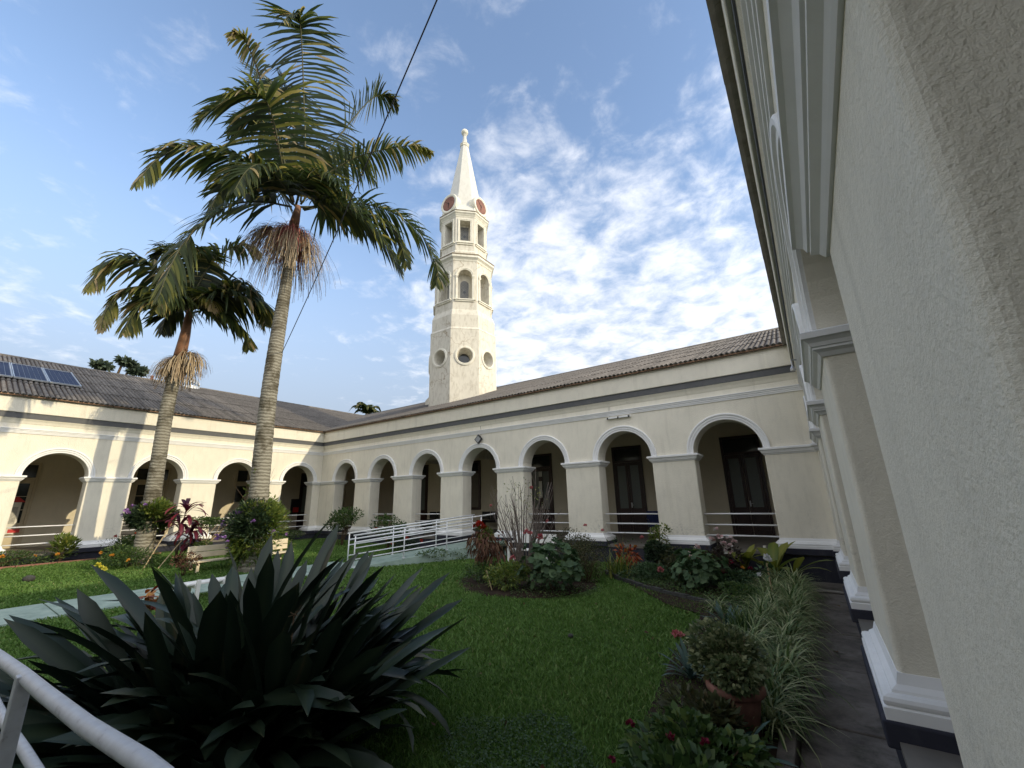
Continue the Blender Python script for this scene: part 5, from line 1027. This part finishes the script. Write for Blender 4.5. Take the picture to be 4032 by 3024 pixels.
# ------------------------------------------------------------------ lawn
def weeds(name, label, poly, n, seed, m='green', ll=.05, hmax=.10, cat='ground cover', near=None):
    g_ = np.random.default_rng(seed); xs_ = [q[0] for q in poly]; ys_ = [q[1] for q in poly]; x = g_.uniform(min(xs_), max(xs_), n); y = g_.uniform(min(ys_), max(ys_), n)
    k_ = in_poly(x, y, poly) & (np.sin(x * 3.1 + 2 * np.sin(y * 2.3)) + np.sin(y * 3.7 + x) > -1.1); x, y = x[k_], y[k_]; n = len(x)
    P_ = np.stack([x, y, g_.uniform(.02, hmax, n)], 1); D_ = g_.normal(size=(n, 3)); D_[:, 2] = np.abs(D_[:, 2]) * .5
    V, F = leaf_arrays(P_, D_, unit(g_.normal(size=(n, 3)) * .5 + [0, 0, 1]), g_.uniform(.5, 1.3, n) * ll, g_.uniform(.3, .75, n) * ll, .2)
    o = link(name, np_mesh(name, V, F, L[m], np.repeat(np.clip(g_.normal(.45, .25, n), 0, 1), 4))); o['kind'] = 'stuff'; return tag(o, label, cat)
def in_poly(x, y, poly):
    r_ = np.zeros(len(x), bool); px_ = [q[0] for q in poly]; py_ = [q[1] for q in poly]; j = len(poly) - 1
    for i in range(len(poly)):
        c = ((py_[i] > y) != (py_[j] > y)) & (x < (px_[j] - px_[i]) * (y - py_[i]) / (py_[j] - py_[i] + 1e-12) + px_[i]); r_ ^= c; j = i
    return r_
BED_R = EDGE + [(-.3, 1.0), (-.3, 13.2), (-5.3, 13.2)]
CB = [(-6.1 + 2.0 * math.cos(a) - .35 * 1.45 * math.sin(a), 9.1 + 1.45 * math.sin(a)) for a in [i * .2618 for i in range(24)]]
def lawn(n, x0, x1, y0, y1, dmin, dmax, hgt, wid, seed):
    g_ = np.random.default_rng(seed); x = g_.uniform(x0, x1, n); y = g_.uniform(y0, y1, n); d = np.hypot(x, y)
    k_ = (d >= dmin) & (d < dmax) & ~in_poly(x, y, BED_R) & ~((x > -13.72) & (x < -12.03) & (y < 8.95)) & (x < -.62) & (x > -20.85)
    ex = x + 6.1; ey = y - 9.1; k_ &= ~(((ex + .35 * ey) / 1.9) ** 2 + (ey / 1.45) ** 2 < 1)
    s_ = (x - R0.x) * RD.x + (y - R0.y) * RD.y; t_ = (x - R0.x) * RN.x + (y - R0.y) * RN.y; k_ &= ~((s_ > -.4) & (np.abs(t_) < .80))
    k_ &= y < 13.0
    x, y = x[k_], y[k_]; n = len(x); z = np.where(x > -12, 0, .25 * np.minimum(1, (-12 - x) / 9))
    patch = .5 + .5 * np.sin(x * 1.7 + 1.3 * np.sin(y * 1.1)) * np.sin(y * 1.9 + np.sin(x * .9)); h_ = hgt * g_.uniform(.5, 1.2, n) * (.75 + .4 * patch)
    a = g_.uniform(0, 6.283, n); ln_ = g_.uniform(.2, 1.3, n) * h_; b = g_.uniform(0, 6.283, n); w_ = wid * g_.uniform(.7, 1.2, n)
    base = np.stack([x, y, z - .005], 1); tip = base + np.stack([np.cos(a) * ln_, np.sin(a) * ln_, h_], 1); sd_ = np.stack([np.cos(b), np.sin(b), 0 * b], 1) * (w_ / 2)[:, None]; mid_ = base * .45 + tip * .55 + np.array([0, 0, 1]) * (h_ * .12)[:, None]
    V = np.stack([base - sd_ * .7, base + sd_ * .7, mid_ + sd_, tip, mid_ - sd_], 1).reshape(-1, 3); i = np.arange(n) * 5
    F = np.concatenate([np.stack([i, i + 1, i + 2], 1), np.stack([i, i + 2, i + 4], 1), np.stack([i + 4, i + 2, i + 3], 1)])
    tn = np.clip(g_.normal(.42, .2, n) + .25 * (patch - .5) + (g_.random(n) < .012) * .4, 0, 1)
    return V, F, np.repeat(tn, 5)
parts_ = [lawn(300000, -9, -.6, -1.5, 9, 0, 5.5, .05, .011, 1), lawn(260000, -13, -.6, -2, 13, 5.5, 10.5, .055, .016, 2), lawn(230000, -21, -3, -3, 13, 10.5, 40, .06, .026, 3)]
V = []; F = []; T = []; o_ = 0
for v, f, t in parts_: V.append(v); F.append(f + o_); T.append(t); o_ += len(v)
o = link('grass', np_mesh('grass', np.concatenate(V), np.concatenate(F), L['grass'], np.concatenate(T))); o['kind'] = 'stuff'; o['label'] = 'short mown lawn grass over the whole courtyard'; o['category'] = 'grass'

weeds('bed_weeds', 'low mixed weeds covering the soil of the right flower bed', EDGE + [(-.62, 1.5), (-.62, 12.9), (-5.2, 12.9)], 52000, 201, 'green', .05, .13)
weeds('bed_weeds', 'low weeds covering the soil of the middle flower bed', CB, 6500, 202, 'green', .05, .12)
weeds('clover', 'patch of small round clover leaves in the lawn near the dark strap-leaf clump', [(-2.9, 2.9), (-1.7, 2.6), (-1.6, 3.3), (-2.2, 3.9), (-3.1, 3.7)], 5200, 203, 'geran', .026, .06, 'clover')
weeds('leaf_litter', 'scattered dead leaf bits lying on the lawn', [(-9, 1), (-1.8, 1), (-1.8, 8.4), (-4.5, 10), (-9, 8)], 110, 204, 'dry', .06, .055, 'leaf litter')

# ------------------------------------------------------------------ handrails, benches and small things
def railing(label, a, b, za0, zb0, posts, hts, r_=.021, ext0=.0, ext1=.0, bend=False):
    """handrail from a to b; za0/zb0 = walking level at the ends; hts = rail heights above it"""
    e_ = empty('handrail', (a[0], a[1], za0), 0, label, 'handrail', 'white tube handrails of the ramp'); A = Vector((0, 0, 0)); Bv = Vector((b[0] - a[0], b[1] - a[1], zb0 - za0))
    for i, h_ in enumerate(hts):
        d = Bv.normalized(); MB().tube([A + Vector((0, 0, h_)) - d * ext0 * (i in (0,)), Bv + Vector((0, 0, h_)) + d * ext1 * (i == 0)], r_ * (1.25 if i < 2 else .85), 10).build('rail', M['white_metal'], e_, smooth=True)
    for t in posts:
        q = A.lerp(Bv, t); MB().tube([q + Vector((0, 0, -.05)), q + Vector((0, 0, hts[0]))], r_, 10).build('post', M['white_metal'], e_, smooth=True)
        MB().lathe([(.05, 0), (.05, .012), (.03, .016)], 12, (q.x, q.y, q.z + .002)).build('base_plate', M['white_metal'], e_)
    return e_
sa, sb_ = R0 - RN * .64, R0 + RN * .64
railing('far white handrail of the green ramp, on the rounded shrub side', (sa.x, sa.y), (sa + RD * 4.45).xy, .05, FLOOR - .05, (0.0, .33, .68, 1.0), (.93, .72, .55, .22), ext0=.06, ext1=.1)
railing('near white handrail of the green ramp, nearer the middle bed', ((sb_ + RD * .05).x, (sb_ + RD * .05).y), (sb_ + RD * 4.3).xy, .05, FLOOR - .05, (0.0, .36, .70, 1.0), (.93, .72, .55, .22), ext0=.06, ext1=.55)
# the handrail right beside the viewer
e = empty('handrail', (0.2, .47, 0), 0, 'scuffed thick white handrail close to the viewer in the bottom left corner', 'handrail')
for z, r_ in ((1.45, .0195), (1.10, .018)):
    pts = [(-.05 - .35 * i, (-.0 - .047 * .35 * i if z > 1.3 else .0) + .006 * math.sin(i * 1.9), z - .004 * i + .004 * math.sin(2.3 * i)) for i in range(13)]
    MB().tube([(q[0], q[1], q[2]) for q in pts], r_, 14).build('rail', M['pipe'], e, smooth=True)
for x in (-.1, -2.42): bevel(MB().box(x - .02, x + .02, -.135 if x < -1 else -.03, -.095 if x < -1 else .01, 0, 1.435).build('post', M['pipe'], e), .004)
def bench(name, label, loc, rz, L_, m, slats=4, back=2, seat_z=.40, back_z=(.50, .78), cat='bench', arms=False):
    e_ = empty(name, loc, rz, label, cat)
    for i in range(slats): y0 = -.22 + i * (.44 / slats); bevel(MB().box(-L_ / 2, L_ / 2, y0, y0 + .44 / slats - .018, seat_z - .035, seat_z).build('seat_slat', m, e_), .004, 1)
    hb = (back_z[1] - back_z[0]) / max(1, back)
    for i in range(back): z0 = back_z[0] + i * hb; bevel(MB().box(-L_ / 2, L_ / 2, .25, .285, z0, z0 + hb - .018).build('back_slat', m, e_), .004, 1)
    for sx in (-1, 1):
        x = sx * (L_ / 2 - .18)
        MB().box(x - .035, x + .035, -.19, -.12, -.1, seat_z - .036).build('leg', m, e_); MB().box(x - .035, x + .035, .286, .34, -.1, back_z[1] - .02).build('leg', m, e_); MB().box(x - .03, x + .03, -.119, .285, seat_z - .10, seat_z - .037).build('cross_bar', m, e_)
        if arms: MB().box(sx * L_ / 2 - .05, sx * L_ / 2 + .05, -.24, .25, seat_z + .18, seat_z + .22).build('armrest', m, e_); MB().box(sx * L_ / 2 - .04, sx * L_ / 2 + .04, -.22, -.15, -.1, seat_z + .178).build('armrest_post', m, e_)
    return e_
bench('garden_bench', 'long cream bench behind the tall palm, its two back planks in the sun', (-15.45, 6.8, .1), math.pi / 2, 3.0, M['cream_bench'], 3, 2, .30, (.37, .72))
bench('garden_bench', 'white slatted bench half hidden behind the bare grey stems', (-7.75, 12.05, 0), .16, 1.5, M['white_bench'], 5, 1, .40, (.56, .86), arms=True)
bench('garden_bench', 'white bench beside the path, almost hidden by the dark strap leaves', (-11.5, 4.35, -.04), -math.pi / 2, .9, M['white_bench'], 3, 0, .40, (.5, .5))
# planter bowl beside the ramp
e = empty('bowl_planter', (-9.15, 12.3, 0), 0, 'shallow stone bowl planter with tiny pink flowers against the back plinth', 'planter'); MB().lathe([(.16, 0), (.13, .06), (.09, .16), (.10, .30), (.34, .42), (.37, .46), (.33, .455), (.02, .42)], 24).build('bowl', M['stone'], e, smooth=True); foliage('foliage', 120, .26, .26, .10, .5, .08, .03, L['green'], e, 130); blooms(e, 'pink', [(-.1, -.1, .60), (.05, -.15, .62), (.15, 0, .6)], .04)
# chairs and sofas in the galleries
def chair(label, loc, rz, m, w_=.5):
    e_ = empty('chair', loc, rz, label, 'chair', None); bevel(MB().box(-w_ / 2, w_ / 2, -.24, .22, .40, .48).build('seat', m, e_), .02); bevel(MB().box(-w_ / 2, w_ / 2, .225, .28, .50, .92).build('backrest', m, e_), .02)
    for x, y in ((-1, -1), (1, -1), (-1, 1), (1, 1)): MB().tube([(x * (w_ / 2 - .03), y * .20, 0), (x * (w_ / 2 - .03), y * .20, .40)], .014, 6).build('leg', M['black'], e_)
    for x in (-1, 1): MB().tube([(x * (w_ / 2 + .03), -.2, .40), (x * (w_ / 2 + .03), -.2, .66), (x * (w_ / 2 + .03), .22, .66)], .014, 6).build('armrest', M['black'], e_)
    return e_
chair('blue upholstered chair in the gallery beside the sixth pier of the back wing', (-4.62, YB + 2.0, FLOOR), .5, M['blue'])
chair('dark chair in the gallery behind the bare grey stems', (-7.35, YB + 1.8, FLOOR), -.3, M['black'])
def wait_bench(label, loc, rz, n):
    e_ = empty('waiting_bench', loc, rz, label, 'bench', 'black waiting benches along the back gallery')
    for i in range(n): x = (i - (n - 1) / 2) * .56; bevel(MB().box(x - .26, x + .26, -.24, .22, .40, .46).build('seat', M['black'], e_), .02); bevel(MB().box(x - .26, x + .26, .225, .27, .47, .86).build('backrest', M['black'], e_), .02)
    for sx in (-1, 1): x = sx * (n * .28 - .25); MB().box(x - .025, x + .025, -.2, .2, 0, .40).build('leg', M['black'], e_)
    MB().box(-n * .28, n * .28, -.03, .03, .34, .398).build('beam', M['black'], e_)
    return e_
wait_bench('black waiting bench behind the pier at the head of the ramp', (-12.9, YB + 4.2, FLOOR), 0, 5)
wait_bench('black waiting bench behind the third arch of the back wing', (-17.3, YB + 4.2, FLOOR), 0, 3)
def sofa(label, loc, rz):
    e_ = empty('sofa', loc, rz, label, 'sofa', 'black sofas in the left gallery'); bevel(MB().box(-.8, .8, -.4, .28, .12, .42).build('seat', M['black'], e_), .06, 3); bevel(MB().box(-.8, .8, .285, .5, .12, .82).build('backrest', M['black'], e_), .08, 3)
    for sx in (-1, 1): bevel(MB().box(sx * .9 - .095, sx * .9 + .095, -.42, .45, .1, .60).build('armrest', M['black'], e_), .06, 3)
    for sx in (-1, 1): MB().box(sx * .7 - .03, sx * .7 + .03, -.3, .3, 0, .118).build('leg', M['steel'], e_)
sofa('black sofa in the left gallery behind the shorter palm', (XC - 1.6, 5.9, FLOOR), math.pi / 2); sofa('black sofa in the left gallery behind the clipped bush', (XC - 1.6, 9.2, FLOOR), math.pi / 2)
# posters
e = empty('poster', (XC - 4.60, 2.75, FLOOR), 0, 'pale notice with a red roof shape hung on the left cream door', 'poster')
MB().box(-.012, 0, -.24, .16, .55, 1.78).build('sheet', M['paper'], e); pr = MB(); pr.add([(.006, -.34, 1.785), (.006, .26, 1.785), (.006, .04, 1.99), (.006, -.24, 1.99), (-.01, -.34, 1.785), (-.01, .26, 1.785), (-.01, .04, 1.99), (-.01, -.24, 1.99)], [(0, 1, 2, 3), (7, 6, 5, 4), (0, 4, 5, 1), (1, 5, 6, 2), (2, 6, 7, 3), (3, 7, 4, 0)]); pr.build('roof_shape', M['red'], e)
MB().box(0, .004, -.18, .10, .95, 1.6).build('printed_area', simple('grey_print', (.45, .44, .40), .8, .2, .25, 14), e)
e = empty('poster', (XC - 4.60, 2.75, FLOOR), 0, 'small red strip sign low on the left cream door', 'sign'); MB().box(-.01, .004, -.02, .30, .60, .74).build('sheet', M['red'], e)
for i, (x0, x1, z0, z1) in enumerate(((-10.90, -10.70, 2.99, 3.24), (-10.90, -10.72, 2.0, 2.78))):
    e = empty('notice', (0, YB + 4.66, 0), 0, ('small square notice at the top of the dark door behind the grey stems', 'long paper notice below the square one on the dark door')[i], 'notice'); MB().box(x0, x1, -.004, .0, z0, z1).build('sheet', M['paper'], e)
e = empty('poster', (XC - 4.68, 14.35, 0), 0, 'dark noticeboard with a red picture at the far end of the left gallery', 'noticeboard'); MB().box(-.02, .02, -.3, .3, 1.4, 2.3).build('board', M['black'], e); MB().box(.021, .026, -.15, .2, 1.5, 1.8).build('picture', M['red'], e)
# light fittings on the back wing
e = empty('floodlight', (-10.74, YB - .12, 4.33), 0, 'small black diamond-tilted floodlight on the wall above the fourth arch', 'floodlight')
def diamond(s_, y0, y1): return MB().add([(0, y0, -s_), (s_, y0, 0), (0, y0, s_), (-s_, y0, 0), (0, y1, -s_), (s_, y1, 0), (0, y1, s_), (-s_, y1, 0)], [(0, 1, 2, 3), (7, 6, 5, 4), (0, 4, 5, 1), (1, 5, 6, 2), (2, 6, 7, 3), (3, 7, 4, 0)])
diamond(.19, -.04, .03).build('housing', M['black'], e); diamond(.145, -.052, -.041).build('glass', simple('grey_lamp_glass', (.28, .29, .29), .2, .5), e); MB().box(-.03, .03, .031, .13, -.03, .03).build('bracket', M['black'], e); MB().tube([(.02, .10, .03), (.05, .11, .3), (.0, .115, .62)], .006, 5).build('cable', M['cable'], e)
e = empty('light_fitting', (-4.85, YB - .05, 4.475), 0, 'bare fluorescent batten on the wall above the sixth arch', 'light'); MB().box(-.40, .40, -.05, .03, -.025, .025).build('batten', M['trim'], e)
for x in (-.36, 0, .36): MB().box(x - .02, x + .02, -.07, -.051, -.05, .02).build('lamp_holder', M['stone'], e)
MB().tube([(-.3, .04, .02), (-.34, .045, .12), (-.31, .045, .4)], .005, 5).build('cable', M['cable'], e)
e = empty('wall_bracket', (XA - .02, 10.3, 5.0 - .35), 0, 'small grey lamp bracket under the eaves of the near wing', 'bracket'); MB().tube([(0, 0, 0), (-.14, 0, .02), (-.14, 0, -.12)], .02, 6).build('arm', M['steel'], e); MB().lathe([(.05, 0), (.055, .05), (.02, .1)], 12, (-.14, 0, -.22)).build('lamp', M['steel'], e)
# solar collectors and ventilator on the left roof
for i, y0 in enumerate((2.47, 1.53, .59, -.35)):
    e = empty('solar_panel', (XC - 2.17, y0 + .005, 0), 0, ('solar panel at the right end of the row on the left roof', 'second solar panel from the right on the left roof', 'third solar panel from the right, cut by the picture edge', 'fourth solar panel of the row beyond the left picture edge')[i], 'solar panel', 'solar panels on the left roof')
    def P(s_, v, u): y_ = 2.17 + v * math.cos(SLA) - s_ * math.sin(SLA); return (-(y_ - 2.17), u, roofz(2.17 + v * math.cos(SLA)) + .08 + s_)
    def slab(u0, u1, v0, v1, s0, s1): return MB().add([P(s0, v0, u0), P(s0, v0, u1), P(s0, v1, u1), P(s0, v1, u0), P(s1, v0, u0), P(s1, v0, u1), P(s1, v1, u1), P(s1, v1, u0)], [(3, 2, 1, 0), (4, 5, 6, 7), (0, 1, 5, 4), (1, 2, 6, 5), (2, 3, 7, 6), (3, 0, 4, 7)])
    f = MB()
    for a, b, c, d in ((0, .92, 0, .04), (0, .92, 3.36, 3.4), (0, .03, .04, 3.36), (.89, .92, .04, 3.36)): q = slab(a, b, c, d, 0, .06); f.add(q.v, q.f)
    f.build('frame', M['alu'], e); q = slab(.03, .89, .04, 3.36, 0, .03); q.build('backing', M['alu'], e)
    for k_ in range(6): q = slab(.036 + k_ * .1425, .036 + k_ * .1425 + .13, .05, 3.35, .031, .04); q.build('cell_strip', M['cell'], e)
e = empty('roof_ventilator', (XC - 7.95, 8.75, 8.98), 0, 'round ribbed metal ventilator on the ridge of the left roof', 'ventilator')
MB().lathe([(.5, -.25), (.5, .05), (.42, .07)], 20).build('collar', M['alu'], e)
for i in range(18):
    a = i * 6.283 / 18; mb = MB(); pts = [Vector((math.cos(a + t * .35) * .46 * math.cos(t * 1.5 - .25), math.sin(a + t * .35) * .46 * math.cos(t * 1.5 - .25), .22 + .30 * math.sin(t * 1.5 - .25))) for t in [k_ / 5 for k_ in range(6)]]; mb.tube(pts, .035, 5).build('vane', M['alu'], e, smooth=True)
e = empty('ridge_finial', (XC - 7.95, 6.9, 9.06), 0, 'tiny reddish knob standing on the ridge of the left roof', 'finial'); MB().lathe([(.09, 0), (.10, .05), (.06, .1), (.09, .17), (.05, .25)], 10).build('knob', M['terracotta'], e)
# overhead cable
pts = []
p0, p1 = Vector((-14.12, 6.72, CAMZ + 5.35)), Vector((-1.1, 1.05, CAMZ + 2.36))
E0 = Vector((-14.36, 6.60, 6.98)); E1 = Vector((-3.27, 2.95, CAMZ + 6.97)); D1 = (E1 - E0); E2 = E0 + D1 * 1.32
for i in range(25): t = i / 24; q = E0.lerp(E2, t); pts.append(q + Vector((0, 0, -.25 * 4 * t * (1 - t))))
tag(MB().tube(pts, .011, 6).build('overhead_cable', M['cable'], smooth=True), 'thin black overhead cable slanting from the tall palm up across the sky', 'cable')
tag(MB().lathe([(.03, 0), (.035, .05), (.042, .12), (.038, .12), (.03, .02)], 14, (-1.3, YB - .03, FLOOR + .003)).build('cup', M['paper']), 'white paper cup standing on the gallery floor edge by the last pier', 'cup')
def pebble(name, label, loc, r_, m, cat):
    g_ = random.Random(int(r_ * 1e4)); mb = MB().lathe([(r_ * math.sin(math.pi * i / 8) + .001, r_ * (.75 - .75 * math.cos(math.pi * i / 8))) for i in range(9)], 12); mb.v = [(x * g_.uniform(.9, 1.1), y * g_.uniform(.9, 1.1), z) for x, y, z in mb.v]; o_ = mb.build(name, m, smooth=True); o_.location = loc; return tag(o_, label, cat)
pebble('stone', 'dark round stone lying on the sunlit part of the lawn', (-17.4, 2.4, .14), .12, M['stone'], 'stone')
pebble('stone', 'small dark stone lying in the middle of the shaded lawn', (-3.25, 6.0, .0), .04, M['stone'], 'stone')
e = empty('fallen_flower', (-1.95, 6.7, .03), 0, 'coral pink blossom lying on the lawn left of the pot plant', 'flower'); bloom(e, 'pink', (0, 0, .03), .07); bloom(e, 'pink', (.07, .02, .03), .05)
# drain pipe, hose and fallen leaf at the end of the walkway
tag(MB().tube([(-.45, 11.7, -.09), (-.1, 11.76, -.08), (.15, 11.72, -.09)], .03, 8).build('pipe', M['slab'], smooth=True), 'thin grey pipe lying across the far end of the walkway', 'pipe')
lf = [((-.25, 9.2), .06), ((-.12, 7.6), .07), ((-.3, 6.5), .06), ((-.05, 10.6), .05), ((-.28, 8.2), .05)]
fm = strap_mesh('leaf', .12, .05, .8, L['dry'], 4, .2, .7, 0, base=.2)
for i, ((x, y), s_) in enumerate(lf):
    o = link('fallen_leaf', fm, None, (x, y, -.105), (0, 0, i * 1.9)); o.scale = (s_ / .06,) * 3; tag(o, 'dry brown leaf lying on the dark walkway beside the kerb', 'leaf', 'dry leaves on the walkway')
